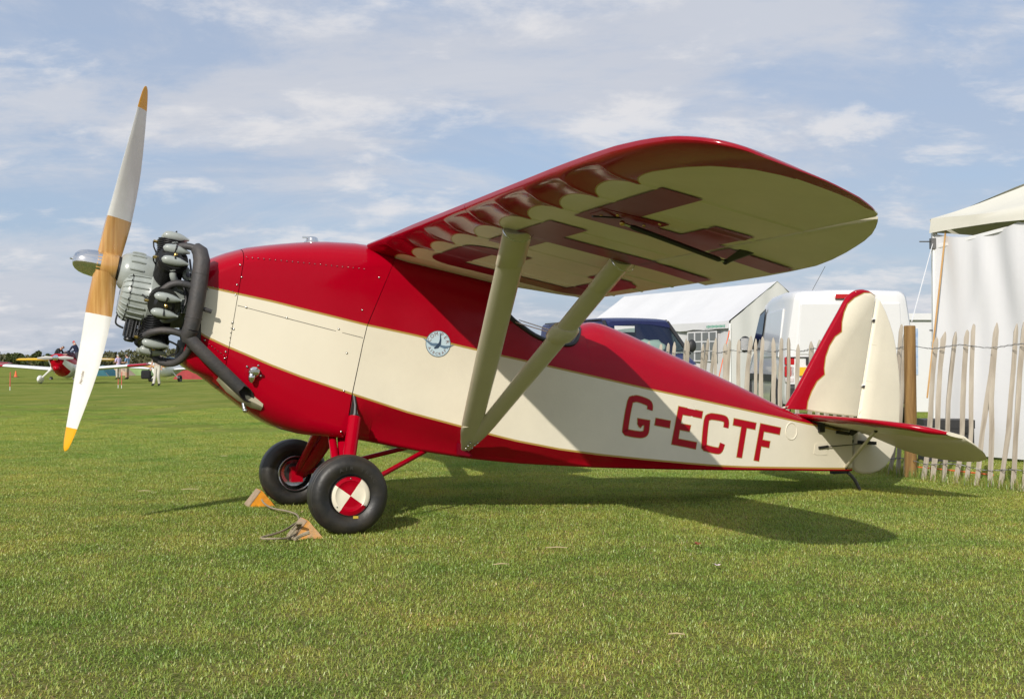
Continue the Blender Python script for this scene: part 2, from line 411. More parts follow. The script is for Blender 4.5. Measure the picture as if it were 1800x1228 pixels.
ip.inputs['Pick Instance'].default_value = True
rq = ng.nodes.new('FunctionNodeRandomValue'); rq.data_type = 'INT'
[s_ for s_ in rq.inputs if s_.name == 'Min' and s_.type == 'INT'][0].default_value = 0; [s_ for s_ in rq.inputs if s_.name == 'Max' and s_.type == 'INT'][0].default_value = 3
mq_ = ng.nodes.new('ShaderNodeMath'); mq_.operation = 'MULTIPLY'; mq_.inputs[1].default_value = math.pi / 2; ng.links.new([s_ for s_ in rq.outputs if s_.type == 'INT'][0], mq_.inputs[0])
rr = ng.nodes.new('ShaderNodeCombineXYZ'); ng.links.new(mq_.outputs[0], rr.inputs[2])
rs = ng.nodes.new('FunctionNodeRandomValue'); rs.data_type = 'FLOAT_VECTOR'; rs.inputs[0].default_value = (1.02, 1.02, .9); rs.inputs[1].default_value = (1.02, 1.02, 1.1); rs.inputs['Seed'].default_value = 5
ll = ng.links.new
ll(gi.outputs[0], ip.inputs['Points']); ll(ci.outputs[0], ip.inputs['Instance']); ll(rr.outputs[0], ip.inputs['Rotation']); ll(rs.outputs[0], ip.inputs['Scale']); ll(ip.outputs[0], go.inputs[0])
md = grass.modifiers.new('turf', 'NODES'); md.node_group = ng

# ------------------------------------------------------------------ the aircraft: u aft, v to port, z up from the ground
AC = thing('light_aircraft', 'red and cream high wing aircraft with radial engine and wooden propeller', 'aircraft', (-1.1092, 6.7363, 0), R(22.01))
def Q(u, v, z): return Vector((u, -v, z))
TH = R(11.5); ct, st_ = math.cos(TH), math.sin(TH)
def T(a, up, p):                      # thrust-line frame: aft of the hub, up, port
    return Q(-1.121 + a * ct + up * st_, p, 1.384 - a * st_ + up * ct)
AX = (T(1, 0, 0) - T(0, 0, 0)).normalized(); UPV = (T(0, 1, 0) - T(0, 0, 0)).normalized(); PV = Vector((0, -1, 0))

FW = [(-1.0, .2), (-.66, .235), (-.45, .262), (-.2, .285), (.05, .30), (.6, .31), (1.2, .31), (1.7, .285), (2.3, .23), (3.0, .14), (3.4, .085), (3.66, .035)]
FB = [(-.66, .82), (-.51, .705), (-.40, .615), (-.336, .570), (-.232, .516), (-.099, .479), (.036, .468), (.174, .452), (.334, .418), (.503, .381), (.676, .352), (.89, .315), (1.15, .285), (1.624, .248), (2.232, .213), (3.545, .147), (3.66, .142)]
FL = [(-.68, 1.031), (-.525, .957), (-.289, .855), (-.139, .797), (.136, .703), (.46, .596), (.764, .514), (.904, .475), (1.1, .425), (1.379, .369), (1.624, .332), (1.983, .287), (2.463, .233), (3.0, .190), (3.545, .163), (3.66, .158)]
FU = [(-.66, 1.277), (-.468, 1.235), (-.291, 1.198), (-.171, 1.169), (.217, 1.078), (.46, 1.031), (.994, .915), (1.312, .850), (1.939, .722), (2.518, .612), (3.19, .483), (3.66, .395)]
FS = [(-.66, 1.285), (-.56, 1.34), (-.45, 1.395), (-.29, 1.418), (-.05, 1.408), (.217, 1.392), (.35, 1.40), (.7, 1.35), (1.05, 1.28)]
FT = [(-.66, 1.405), (-.565, 1.449), (-.504, 1.473), (-.396, 1.505), (-.24, 1.529), (-.112, 1.544), (.017, 1.555), (.214, 1.553), (.35, 1.535), (.7, 1.45), (1.05, 1.37)]
TT = [(1.50, 1.06), (1.6, 1.10), (1.70, 1.122), (1.76, 1.121), (1.964, 1.052), (2.166, .968), (2.371, .887), (2.795, .714), (3.236, .520), (3.34, .470)]
RB = [(-.66, .20), (-.4, .17), (-.2, .14), (0.0, .08), (.13, .05), (.4, .03), (3.6, .012)]
wf = lambda u: interp(u, FW)
TUCK = [(.15, 0), (.24, .10), (.95, .10), (1.3, .065), (1.8, .03), (2.6, .0)]
def sidew(u, z):
    """half width of the fuselage side: below the lower stripe the panel slopes inwards"""
    zl, zb = interp(u, FL), interp(u, FB); t = min(1, max(0, (zl - z) / max(zl - zb, .01)))
    return wf(u) - interp(u, TUCK) * t
G2 = 0.0055
# half ring from the keel to the upper stripe; returns (v, z) and material of the strip above each point
def low_ring(u):
    w, zb, zl, zu, rb = wf(u), interp(u, FB), interp(u, FL), interp(u, FU), interp(u, RB)
    zl = max(zl, zb + rb + .004) if u > 3.2 else zl
    p = [(0, zb - .004, 0), ((w - rb) * .5, zb - .003, 0)]
    for k in range(6):
        a = math.pi / 2 * k / 5
        p.append((w - rb + rb * math.sin(a), zb + rb - rb * math.cos(a), 0))
    z0 = zb + rb; z1 = max(zl - G2, z0 + .001); tk = interp(u, TUCK)
    p = [(max(0, a - tk) if i > 1 else a * max(.3, 1 - tk / w), b, c) for i, (a, b, c) in enumerate(p)]
    p += [(w - tk * .5, z0 + (z1 - z0) * .5, 0), (w, z1, 1), (w, z1 + 2 * G2, 2)]
    for t in (.25, .5, .75): p.append((w, zl + G2 + (zu - zl - 2 * G2) * t, 2))
    p += [(w, zu - G2, 1), (w, zu + G2, 0)]
    return p
def top_ring(u, tab_s, tab_t, n=9):
    w, zu, zs, zt = wf(u), interp(u, FU), interp(u, tab_s) if tab_s else interp(u, FU) + G2 + .002, interp(u, tab_t)
    zs = max(zs, zu + G2 + .002); zt = max(zt, zs + .004)
    p = [(w, zu + G2 + (zs - zu - G2) * t, 0) for t in (.5, 1.0)]
    for k in range(1, n + 1):
        a = math.pi / 2 * k / n
        p.append((w * math.cos(a), zs + (zt - zs) * math.sin(a), 0))
    return p
def skew(sig):
    """panel edges lean aft towards the top, as the gap behind the cowling does"""
    def f(z):
        o1 = interp(z, [(.48, -.034), (.70, 0), (1.02, .069), (1.075, .084), (1.37, .21), (1.55, .29)]) * max(0, 1 - abs(sig - .133) / .45)
        o2 = .16 * (z - 1.2) * max(0, 1 - abs(sig + .478) / .18)
        return o1 + o2
    return f
def hull(sigs, ringf, mb, top=True):
    rows = []; mm = None
    for s_ in sigs:
        r0 = ringf(s_); f = skew(s_); pr = []
        for i, q in enumerate(r0):
            u = s_ + f(q[1])
            for _ in range(2):
                qq = ringf(u)[i]; u = s_ + f(qq[1])
            pr.append((u, qq[0], qq[1]))
        mm = [q[2] for q in r0]
        rows.append([Q(u, v, z) for u, v, z in pr] + [Q(u, -v, z) for u, v, z in pr[::-1]])
    n = len(mm)
    mb.grid(rows, mats=lambda i, j: mm[j] if j < n - 1 else (0 if j == n - 1 else mm[2 * n - 2 - j]))
    return rows
PAINT = [M['red'], M['gold'], M['cream'], M['inner'], M['seam']]
PAINTF = [M['red_fab'], M['gold'], M['cream_fab'], M['inner'], M['seam']]
full = lambda u: low_ring(u) + top_ring(u, FS, FT)
# nose bowl, between engine and first seam
mb = MB(); rows = hull([-.66, -.63, -.60, -.57, -.54, -.51, -.4795], full, mb)
c0 = Q(-.66, 0, 1.12); n_ = len(rows[0]); o = len(mb.v)
ring0 = rows[0]
mb.add(ring0 + [c0], [(i, (i + 1) % n_, n_) for i in range(n_)], 4)
mb.build('nose_cowl', PAINT, AC, merge=1e-5)
mb = MB(); hull([-.4765, -.44, -.40, -.35, -.30, -.25, -.20, -.15, -.10, -.05, 0, .04, .08, .110, .1335], full, mb)
cowl = mb.build('engine_cowling', PAINT, AC, merge=1e-5)
# fuselage: front part under the wing, cockpit sides, turtle deck
mb = MB()
sg = [.1385, .17, .22, .28, .35, .45, .55, .65, .75, .85, .95, 1.03]
hull(sg, full, mb)
RIM = [(1.03, 1.165), (1.047, 1.147), (1.085, 1.112), (1.124, 1.086), (1.213, 1.031), (1.305, .999), (1.38, .984), (1.435, .977), (1.48, .985), (1.511, 1.007), (1.535, 1.035), (1.556, 1.065), (1.58, 1.10)]
def rim_v(u, z):
    w, zu = wf(u), interp(u, FU) + G2; zt = 1.125; b = smooth01((u - 1.15) / .43)
    return w * (1 - b) + w * math.sqrt(max(0.02, 1 - (max(0, z - zu) / (zt - zu)) ** 2)) * b
def cockpit_ring(u):
    w, zu = wf(u), interp(u, FU)
    return low_ring(u) + [(rim_v(u, z), z, 0) for z in [zu + G2 + (interp(u, RIM) - zu - G2) * t for t in (.2, .4, .55, .7, .8, .9, 1.0)]]
cs = [1.03] + [1.047, 1.085, 1.124, 1.17, 1.213, 1.26, 1.305, 1.34, 1.38, 1.41, 1.435, 1.46, 1.48, 1.511, 1.535, 1.556, 1.58]
rows = []
for u in cs:
    pr = cockpit_ring(u); mm = [q[2] for q in pr]
    rows.append(([Q(u, v, z) for v, z, _ in pr], [Q(u, -v, z) for v, z, _ in pr]))
for s_ in (0, 1): mb.grid([r_[s_] for r_ in rows], mats=lambda i, j: mm[j])
ts = [1.58, 1.62, 1.66, 1.70, 1.74, 1.78, 1.85, 1.95, 2.1, 2.3, 2.5, 2.7, 2.9, 3.1, 3.25, 3.36]
hull(ts, lambda u: low_ring(u) + top_ring(u, None, TT, 8), mb)
# turtle deck front face and stern
hull([3.36, 3.45, 3.55, 3.66], lambda u: low_ring(u) + [(0, interp(u, FU) + G2 + .001, 0)], mb)
fr = [Q(1.575, v, z) for v, z, _ in (top_ring(1.58, None, TT, 8))]; fl = [Q(1.575, -v, z) for v, z, _ in (top_ring(1.58, None, TT, 8))][::-1]
ringf = fr + fl[1:]
mb.add(ringf, [tuple(range(len(ringf)))], 3)
fus = mb.build('fuselage', PAINTF, AC, merge=1e-5, angle=30)
# bulkheads, floor and seat inside
mb = MB()
fr = [Q(.16 + skew(.133)(z) * .9, v * .97, z) for v, z, _ in full(.16)]; fl = [Q(.16 + skew(.133)(z) * .9, -v * .97, z) for v, z, _ in full(.16)][::-1]
mb.add(fr + fl, [tuple(range(len(fr) + len(fl)))], 0)
fr = [Q(1.03, v * .97, z) for v, z, _ in full(1.03)]; fl = [Q(1.03, -v * .97, z) for v, z, _ in full(1.03)][::-1]
mb.add(fr + fl, [tuple(range(len(fr) + len(fl)))], 0)
mb.box(Q(1.35, 0, .55), (.42, .44, .05)); mb.box(Q(1.53, 0, .74), (.05, .36, .36))
mb.build('cockpit_interior', M['inner'], AC)
for s_ in (1, -1):
    mb = MB(); pth = [Q(u, s_ * (rim_v(u, z) + .002), z) for u, z in RIM] + [Q(1.60, s_ * (wf(1.6) * .9), 1.11)]
    mb.tube(catmull(pth[:-1], 3), .014, 8); mb.build('cockpit_coaming', M['blackmet'], AC)

# side letters (traced at their place on the fuselage side), gold edge below
LET = {'G': [(1.991, 0.587), (1.994, 0.609), (1.979, 0.632), (1.909, 0.655), (1.876, 0.654), (1.851, 0.638), (1.817, 0.476), (1.828, 0.456), (1.908, 0.441), (1.947, 0.442), (1.965, 0.458), (1.973, 0.515)],
'C': [(2.566, 0.465), (2.571, 0.499), (2.553, 0.522), (2.465, 0.537), (2.438, 0.535), (2.414, 0.515), (2.395, 0.364), (2.408, 0.344), (2.491, 0.324), (2.521, 0.328), (2.539, 0.367)],
'-': [(2.036, 0.536), (2.142, 0.517), (2.135, 0.475), (2.028, 0.495)],
'E': [(2.203, 0.605), (2.385, 0.57), (2.376, 0.529), (2.232, 0.555), (2.217, 0.499), (2.292, 0.486), (2.282, 0.449), (2.209, 0.463), (2.199, 0.406), (2.337, 0.38), (2.329, 0.34), (2.15, 0.376)],
'T': [(2.632, 0.521), (2.811, 0.488), (2.802, 0.448), (2.733, 0.46), (2.693, 0.272), (2.652, 0.278), (2.692, 0.468), (2.624, 0.481)],
'F': [(2.847, 0.484), (3.015, 0.452), (3.005, 0.41), (2.874, 0.434), (2.862, 0.379), (2.925, 0.367), (2.916, 0.328), (2.851, 0.34), (2.832, 0.245), (2.792, 0.253)]}
def stroke(path, w):
    P = [Vector(p) for p in catmull([(a, b, 0) for a, b in path], 3)]; l_, r_ = [], []
    for i, p in enumerate(P):
        t = (P[min(i + 1, len(P) - 1)] - P[max(i - 1, 0)]).normalized(); n = Vector((-t.y, t.x, 0))
        l_.append((p.x + n.x * w, p.y + n.y * w)); r_.append((p.x - n.x * w, p.y - n.y * w))
    return l_, r_
def offset_poly(poly, d):
    n = len(poly); ar = sum(poly[i][0] * poly[(i + 1) % n][1] - poly[(i + 1) % n][0] * poly[i][1] for i in range(n)); sg_ = 1 if ar > 0 else -1
    o = []
    for i in range(n):
        a, b, c = Vector(poly[i - 1]), Vector(poly[i]), Vector(poly[(i + 1) % n])
        d1 = (b - a).normalized(); d2 = (c - b).normalized()
        n1 = Vector((d1.y, -d1.x)) * sg_; n2 = Vector((d2.y, -d2.x)) * sg_
        bis = (n1 + n2); bis = bis / max(.3, bis.length_squared / 2)
        o.append(tuple(b + bis * d))
    return o
def on_side(s_, off): return lambda u, z, d: Q(u, s_ * (wf(u) + off + d), z)
def side_letters(s_):
    for ch, pl in LET.items():
        if s_ < 0:        # starboard side reads forwards to aft as well: mirrored within the word
            pl = [(4.83 - u, z - (4.83 - 2 * u) * 0.17) for u, z in pl]
        mb = MB(); f = on_side(s_, 0)
        for m_, grow, d in ((1, .004, .0012), (0, 0, .0022)):
            if ch in 'GC':
                l_, r_ = stroke(pl, .0185 + grow)
                mb.grid([[f(*a, d), f(*b, d)] for a, b in zip(l_, r_)], m_)
                if ch == 'G' and s_ > 0:
                    for q in ([(1.905, .537), (1.992, .523), (1.985, .490), (1.905, .503)], [(1.905, .505), (1.94, .500), (1.925, .482), (1.912, .490)]):
                        q = offset_poly(q, grow); mb.add([f(*p, d + .0003) for p in q], [(0, 1, 2, 3)], m_)
            else:
                q = offset_poly(pl, grow); mb.add([f(*p, d) for p in q], [tuple(range(len(q)))], m_)
        mb.build('registration_letter', [M['letter'], M['gold']], AC, smooth=False)
side_letters(1)

# round badge with bird and lettering on the port side
mb = MB(); bu, bz, br = .625, .978, .0735
bf = lambda x, y, d: Q(bu + x, wf(bu) + .001 + d, bz + y)
circ = lambda r_, n=40: [(r_ * math.cos(2 * math.pi * k / n), r_ * math.sin(2 * math.pi * k / n)) for k in range(n)]
mb.prism(circ(br), bf, 0, .001, 1); mb.prism(circ(br * .955), bf, 0, .002, 0)
def arc_text(mb, txt, r_, a0, step, size, inward, m_, d):
    for i, ch in enumerate(txt):
        if ch == ' ': continue
        a = R(a0 - step * i) if not inward else R(a0 + step * i)
        vs, fs, x0, x1 = glyph(ch); c_ = (x0 + x1) / 2
        o = len(mb.v)
        for x, y in vs:
            x, y = (x - c_) * size, y * size
            if not inward: px, py = x * math.sin(a) + (r_ + y) * math.cos(a), -x * math.cos(a) + (r_ + y) * math.sin(a)
            else: px, py = -x * math.sin(a) + (r_ - y) * math.cos(a), x * math.cos(a) + (r_ - y) * math.sin(a)
            mb.v.append(tuple(bf(px, py, d)))
        for f in fs: mb.f.append(tuple(i_ + o for i_ in f)); mb.m.append(m_)
arc_text(mb, 'COM', .046, 158, 28, .030, False, 2, .003); arc_text(mb, 'PER', .046, 66, 28, .030, False, 2, .003)
arc_text(mb, 'AIRCRAFT', .064, 205, 18.5, .023, True, 2, .003)
def rib(l_, r_, m_, d): mb.grid([[bf(a[0] * br, a[1] * br, d), bf(b[0] * br, b[1] * br, d)] for a, b in zip(l_, r_)], m_)
rib([(-1.27, .50), (-1.0, .34), (-.75, .16), (-.45, .05), (-.15, .06), (.05, .0)], [(-1.24, .47), (-.95, .18), (-.6, -.13), (-.35, -.18), (-.12, -.15), (.0, -.2)], 3, .0034)
rib([(.0, .05), (.25, -.1), (.6, -.16), (.9, -.14), (1.3, -.02)], [(-.02, -.15), (.2, -.25), (.5, -.38), (.85, -.27), (1.28, -.04)], 3, .0036)
rib([(.12, .86), (.13, .4), (.05, .1), (-.2, -.16), (-.36, -.3)], [(.16, .86), (.24, .3), (.2, -.05), (.0, -.32), (-.3, -.38)], 4, .004)
mb.build('badge', [mat('badge_pale_blue', (.52, .66, .74), .35), mat('badge_rim', (.10, .13, .15), .4), mat('badge_brown', (.16, .045, .02), .5), mat('bird_blue', (.12, .20, .29), .5), mat('bird_dark', (.03, .06, .11), .5)], AC, smooth=False)

# screws, rivet rows, panel seams, inspection ring
mb = MB()
def screw(u, z, r_=.0058, off=0, v=None):
    w = wf(u) if v is None else v
    mb.lathe([(0, r_), (.003, r_), (.006, r_ * .6), (.007, 0)], Q(u, w - .001 + off, z), PV, 10)
for u, z in [(-.463, 1.39), (-.455, 1.325), (-.478, 1.285), (-.487, 1.232), (-.5, 1.085), (-.495, 1.05), (-.535, .93), (-.54, .895), (-.625, 1.26), (-.64, .99), (-.43, 1.165), (-.22, 1.113), (.06, 1.055), (.105, .925), (.09, .72), (.19, 1.16), (.285, 1.34), (.075, .50)]: screw(u, z)
for (a, b, n, r_) in [((-.43, 1.432), (.20, 1.385), 22, .0032), ((-.505, 1.08), (-.515, .98), 5, .003), ((-.62, .97), (-.53, .90), 7, .003), ((-.60, 1.272), (-.50, 1.25), 5, .003)]:
    for k in range(n):
        t = k / (n - 1); screw(a[0] + (b[0] - a[0]) * t, a[1] + (b[1] - a[1]) * t, r_)
fs_ = mb.build('fasteners', M['steel'], AC); fs_['kind'] = 'stuff'
mb = MB()
def strip(pts, w, off, m_=0, mbx=None):
    mb_ = mbx or mb
    P = pts; mb_.grid([[Q(u, wf(u) + off, z - w), Q(u, wf(u) + off, z + w)] for u, z in P], m_)
strip([(-.475, 1.175), (-.2, 1.105), (0, 1.055), (.195, 1.008)], .0013, .0012)
mb.build('panel_seam', M['seam'], cowl)
mb = MB(); q = [(.1385, .702), (.134, .66), (.120, .58), (.106, .485), (.150, .462), (.172, .50), (.170, .58), (.152, .66)]
mb.add([Q(u, wf(u) + .0016, z) for u, z in q], [tuple(range(len(q)))]); mb.build('leg_slot_shade', M['seam'], AC, smooth=False)  # flat dark patch on the skin, painted for the shade inside the leg opening
mb = MB(); q = [(.140, .700), (.1445, .69), (.172, .575), (.180, .545), (.168, .56)]
mb.prism(q, on_side(1, .002), 0, .003); mb.build('leg_slot_flap', M['canvas_cream'], AC, smooth=False)
mb = MB()
for r0, r1, d in ((.060, .052, .004),):
    n = 32
    for k in range(n):
        a, b = 2 * math.pi * k / n, 2 * math.pi * (k + 1) / n
        pts4 = [(r0, a, .001), (r0, b, .001), (r0 * .96, b, d), (r0 * .96, a, d), (r1, a, d), (r1, b, d), (r1 * .95, b, .001), (r1 * .95, a, .001)]
        P8 = [Q(3.107 + r_ * math.cos(t) * .87, wf(3.107 + r_ * math.cos(t) * .87) + e, .429 + r_ * math.sin(t)) for r_, t, e in pts4]
        mb.add(P8, [(0, 1, 2, 3), (3, 2, 5, 4), (4, 5, 6, 7)])
mb.build('inspection_ring', M['cream_fab'], AC, merge=1e-5)
mb = MB(); poly = [(3.30, .275), (3.31, .335), (3.33, .342), (3.42, .342), (3.42, .262), (3.33, .262)]
mb.prism(poly, on_side(1, 0), 0, .0022); mb.build('cable_exit_patch', M['cream_fab'], AC, smooth=False)
# filler cap on the cowling side and cap on top
mb = MB(); mb.lathe([(0, .048), (.004, .048), (.006, .0)], Q(-.392, wf(-.392) - .004, .822), PV, 24, 1)
mb.lathe([(.004, .030), (.028, .030), (.034, .026), (.040, .012), (.041, 0)], Q(-.392, wf(-.392) - .004, .822), PV, 20, 0)
mb.ball(Q(-.405, wf(-.39) + .028, .795), (.018, .012, .030), 0); mb.box(Q(-.392, wf(-.392) + .040, .83), (.05, .012, .012), 0)
for du, dz in ((-.035, .03), (.025, .035), (.038, -.02)): mb.lathe([(0, .007), (.008, .005), (.01, 0)], Q(-.392 + du, wf(-.392), .822 + dz), PV, 8, 0)
mb.build('oil_filler_cap', [M['polish'], M['red']], AC)
mb = MB(); mb.lathe([(0, .045), (.006, .045), (.012, .034), (.026, .032), (.032, .022), (.033, 0)], Q(-.02, 0, 1.548), (0.0, 0, 1), 20); mb.box(Q(-.045, 0, 1.578), (.06, .014, .010))
mb.build('fuel_filler_cap', M['polish'], AC)

# ------------------------------------------------------------------ propeller and spinner
mb = MB()
def blade(sign):
    st = [(.035, .125, 82, .085), (.09, .128, 76, .080), (.16, .136, 68, .066), (.22, .145, 62, .054), (.255, .150, 59, .048), (.262, .150, 58.5, .047), (.35, .152, 54, .038), (.45, .152, 50, .031), (.55, .145, 47, .026),
          (.65, .128, 45, .022), (.75, .107, 43, .018), (.83, .088, 42, .015), (.862, .081, 41.5, .013), (.868, .080, 41.5, .012), (.91, .068, 41, .010), (.95, .052, 41, .008), (.975, .037, 41, .006), (.987, .022, 41, .004), (.992, .006, 41, .003)]
    rows = []; n = 11
    for r_, c_, b_, t_ in st:
        b = R(b_); rad = UPV * (r_ * sign); tang = PV * sign; fwd = -AX
        ch = tang * math.cos(b) + fwd * math.sin(b)          # towards the leading edge
        nn = fwd * math.cos(b) - tang * math.sin(b)          # cambered front face
        row = []
        for k in range(2 * n):
            if k < n: x = 1 - 2 * k / (n - 1) if n > 1 else 0; side = 1
            else: x = -1 + 2 * (k - n) / (n - 1); side = -1
            xx = math.copysign(abs(x) ** 0.8, x)
            th = math.sqrt(max(0, 1 - xx * xx))
            lead = 1.0 + .35 * xx
            h = t_ * (.85 if side > 0 else -.22) * th * lead
            row.append(T(0, 0, 0) + rad + ch * (c_ * .5 * xx - .026 * math.sin(math.pi * min(1, r_))) + nn * h)
        rows.append(row)
    def mm(i, j):
        r_ = st[i][0]
        return 0 if r_ < .2551 else (2 if r_ >= .8621 else 1)
    mb.grid(rows, mats=mm, closed=True)
    mb.add(rows[-1], [tuple(range(2 * n))], 2)
for s_ in (1, -1): blade(s_)
mb.lathe([(-.055, 0), (-.055, .068), (-.05, .072), (.05, .072), (.055, .068), (.055, 0)], T(0, 0, 0), AX, 24, 0)
prop = mb.build('propeller', [M['propwood'], M['propwhite'], M['yellow']], AC, merge=1e-5, angle=50)
mb = MB(); mb.lathe([(-.172, 0), (-.170, .018), (-.163, .034), (-.150, .048), (-.13, .059), (-.105, .066), (-.07, .0705), (-.045, .072), (-.03, .072)], T(0, 0, 0), AX, 32)
mb.lathe([(-.185, 0), (-.184, .005), (-.172, .006)], T(0, 0, 0), AX, 10)
mb.build('spinner', M['polish'], prop)
# maker's script on the lower blade
mb = MB(); txt = 'Hercules'; yoff = 0
b = R(46); ch = -PV * math.cos(b) - AX * math.sin(b); nn = -AX * math.cos(b) + PV * math.sin(b)
tot = sum(glyph(c_)[3] + .04 for c_ in txt); run = -tot / 2
for c_ in txt:
    vs, fs, x0, x1 = glyph(c_)
    mb.add([T(0, -.60, 0) + UPV * ((run + x) * .019) + ch * ((y - .3) * .026 - .022) + nn * .0235 for x, y in vs], fs); run += x1 + .04
mb.build('maker_script', mat('faded_brown_print', (.30, .22, .13), .5), prop, smooth=False)

# ------------------------------------------------------------------ radial engine
mb = MB()
EC = -.09                                                       # crank axis below the thrust line
mb.lathe([(.045, .035), (.05, .062), (.075, .066), (.08, .05)], T(0, 0, 0), AX, 20, 1)
for k in range(8):
    a = 2 * math.pi * k / 8; mb.lathe([(.035, .009), (.055, .009), (.056, 0)], T(0, math.cos(a) * .052, math.sin(a) * .052), AX, 6, 1)
mb.lathe([(.066, .02), (.07, .078), (.085, .094), (.11, .104), (.15, .108), (.20, .106), (.235, .10)], T(0, -.005, 0), AX, 28, 0)
mb.lathe([(.095, .02), (.098, .10), (.11, .122), (.135, .137), (.175, .143), (.235, .146), (.24, .15), (.36, .15), (.40, .13), (.44, .12), (.46, 0)], T(0, EC - .03, 0), AX, 32, 0)
for k in range(-6, 7):                                          # ribs over the gear case
    a = R(90 + k * 14)
    p0 = [T(.10 + .035 * t, EC - .03 + math.cos(a) * r_, math.sin(a) * r_) for t, r_ in ((0, .108), (.4, .128), (1, .142), (2, .147), (3.6, .149))]
    mb.tube(p0, .0045, 5, 0); mb.lathe([(0, .006), (.01, .005), (.011, 0)], p0[2], AX, 6, 1)
for k in range(-2, 5):
    a = R(60 + k * 24); p0 = [T(x, -.005 + math.cos(a) * r_, math.sin(a) * r_) for x, r_ in ((.115, .106), (.13, .110), (.17, .111), (.185, .107))]; mb.tube(p0, .006, 6, 0)
mb.lathe([(.139, .1425), (.1395, .1445), (.1405, .1445), (.141, .1425)], T(0, EC - .03, 0), AX, 32, 1)
eng = mb.build('engine', [M['grey'], M['blackmet']], AC)
def pod(mb, c, ax, outv, ln, r0, m_=0):
    """long rocker cover tapering to the rear"""
    side = ax.cross(outv).normalized(); rows = []; n = 14
    for t, r_ in ((-.53, .10), (-.52, .28), (-.50, .36), (-.47, .62), (-.38, .86), (-.22, 1.0), (-.02, 1.0), (.18, .86), (.34, .62), (.46, .36), (.50, .28), (.55, .26), (.56, .12)):
        rows.append([c + ax * (t * ln) + outv * (math.sin(2 * math.pi * k / n) * r_ * r0 * 1.0) + side * (math.cos(2 * math.pi * k / n) * r_ * r0 * .92) for k in range(n)])
    mb.grid(rows, m_, closed=True); mb.add(rows[0], [tuple(range(n))], m_); mb.add(rows[-1], [tuple(range(n))], m_)
SPK = MB()
for ci_ in range(7):
    a = 2 * math.pi * ci_ / 7
    out_ = UPV * math.cos(a) + PV * math.sin(a); tan_ = -UPV * math.sin(a) + PV * math.cos(a)
    base = T(.305, EC, 0)
    mb = MB(); prof = []
    mb.lathe([(.12, .05), (.14, .068), (.15, .068), (.152, .05)], base, out_, 20, 0)
    r_ = .152
    for k in range(9):                                         # finned barrel
        prof += [(r_, .048), (r_ + .001, .074), (r_ + .0040, .074), (r_ + .005, .048)]; r_ += .0104
    mb.lathe(prof, base, out_, 20, 0)
    hp = []                                                    # finned head, wider
    for k in range(6): hp += [(r_, .054), (r_ + .001, .083 - .003 * abs(k - 3)), (r_ + .0045, .083 - .003 * abs(k - 3)), (r_ + .0055, .054)]; r_ += .0102
    mb.lathe(hp + [(r_, .05), (r_ + .012, .04), (r_ + .013, 0)], base, out_, 20, 0)
    for s_ in (-1, 1): mb.box(base + out_ * (r_ - .008) + tan_ * (s_ * .038) + AX * .01, (.085, .036, .034), 0, Matrix((AX, tan_, out_)).transposed())
    cyl = mb.build('cylinder', M['black'], eng)
    for s_ in (-1, 1):
        mb = MB(); pod(mb, base + out_ * (r_ + .012) + tan_ * (s_ * .042) + AX * .008, AX, out_, .128, .0265)
        mb.build('rocker_cover', M['grey'], eng)
    mb = SPK                                                   # spark plug, clamp strap and push rod tubes
    mb.tube([base + out_ * (r_ - .03) - AX * .075, base + out_ * (r_ - .03) - AX * .098], .008, 8, 1); mb.tube([base + out_ * (r_ - .03) - AX * .098, base + out_ * (r_ - .06) - AX * .09, base + out_ * .2 - AX * .06], .004, 6, 0)
    for s_ in (-1, 1): mb.tube([base + out_ * (r_ + .0) + tan_ * s_ * .012, base + out_ * (r_ + .036) + tan_ * s_ * .03 + AX * .004, base + out_ * (r_ + .042) + tan_ * s_ * .048 + AX * .005], .0045, 6, 0)
    mb.lathe([(0, .010), (.014, .010), (.018, .004)], base + out_ * (r_ + .012) + AX * .008, out_, 8, 1)
    # grey intake elbow behind each cylinder
    mb = MB(); p = [base + out_ * (r_ - .035) + tan_ * .06 + AX * .01, base + out_ * (r_ - .06) + tan_ * .085 + AX * .02, base + out_ * (r_ - .11) + tan_ * .085 + AX * .055, base + out_ * .15 + tan_ * .06 + AX * .10]
    mb.tube(catmull(p, 5), .018, 10); mb.lathe([(-.004, .026), (.004, .026), (.0041, .018)], p[0], (p[1] - p[0]), 12)
    mb.build('intake_pipe', M['grey'], eng)
sp_ = SPK.build('spark_plug_fittings', [M['blackmet'], M['brass']], eng); sp_['kind'] = 'stuff'
# starter motor hanging under the gear case and ignition wires
mb = MB(); s0 = T(.19, -.235, .035)
mb.lathe([(0, .036), (.012, .036), (.014, .030)], s0, -UPV, 16, 1)
pr = [(.014, .028)]
for k in range(11): pr += [(.02 + .009 * k, .027), (.021 + .009 * k, .034), (.024 + .009 * k, .034), (.025 + .009 * k, .027)]
mb.lathe(pr + [(.125, .030), (.135, .02), (.136, 0)], s0, -UPV, 16, 0)
for k in range(5): mb.tube([s0 + AX * (-.034 + .017 * k) + PV * .026 - UPV * .02, s0 + AX * (-.034 + .017 * k) + PV * .03 - UPV * .11], .006, 6, 0)
mb.tube(catmull([T(.115, -.20, .03), T(.105, -.25, .03), T(.11, -.29, .03), T(.15, -.305, .035)], 5), .005, 6, 0)
mb.build('starter_motor', [M['black'], M['grey']], eng)
mb = MB()
for pth in ([T(.40, .12, .12), T(.42, .02, .20), T(.43, -.08, .22), T(.40, -.14, .24)], [T(.38, -.02, .2), T(.41, -.10, .25), T(.40, -.18, .27)], [T(.37, -.33, .2), T(.42, -.345, .21), T(.43, -.38, .18), T(.39, -.41, .14)], [T(.20, -.12, .16), T(.23, -.15, .24), T(.27, -.20, .28)]):
    mb.tube(catmull(pth, 5), .0055, 6, 0)
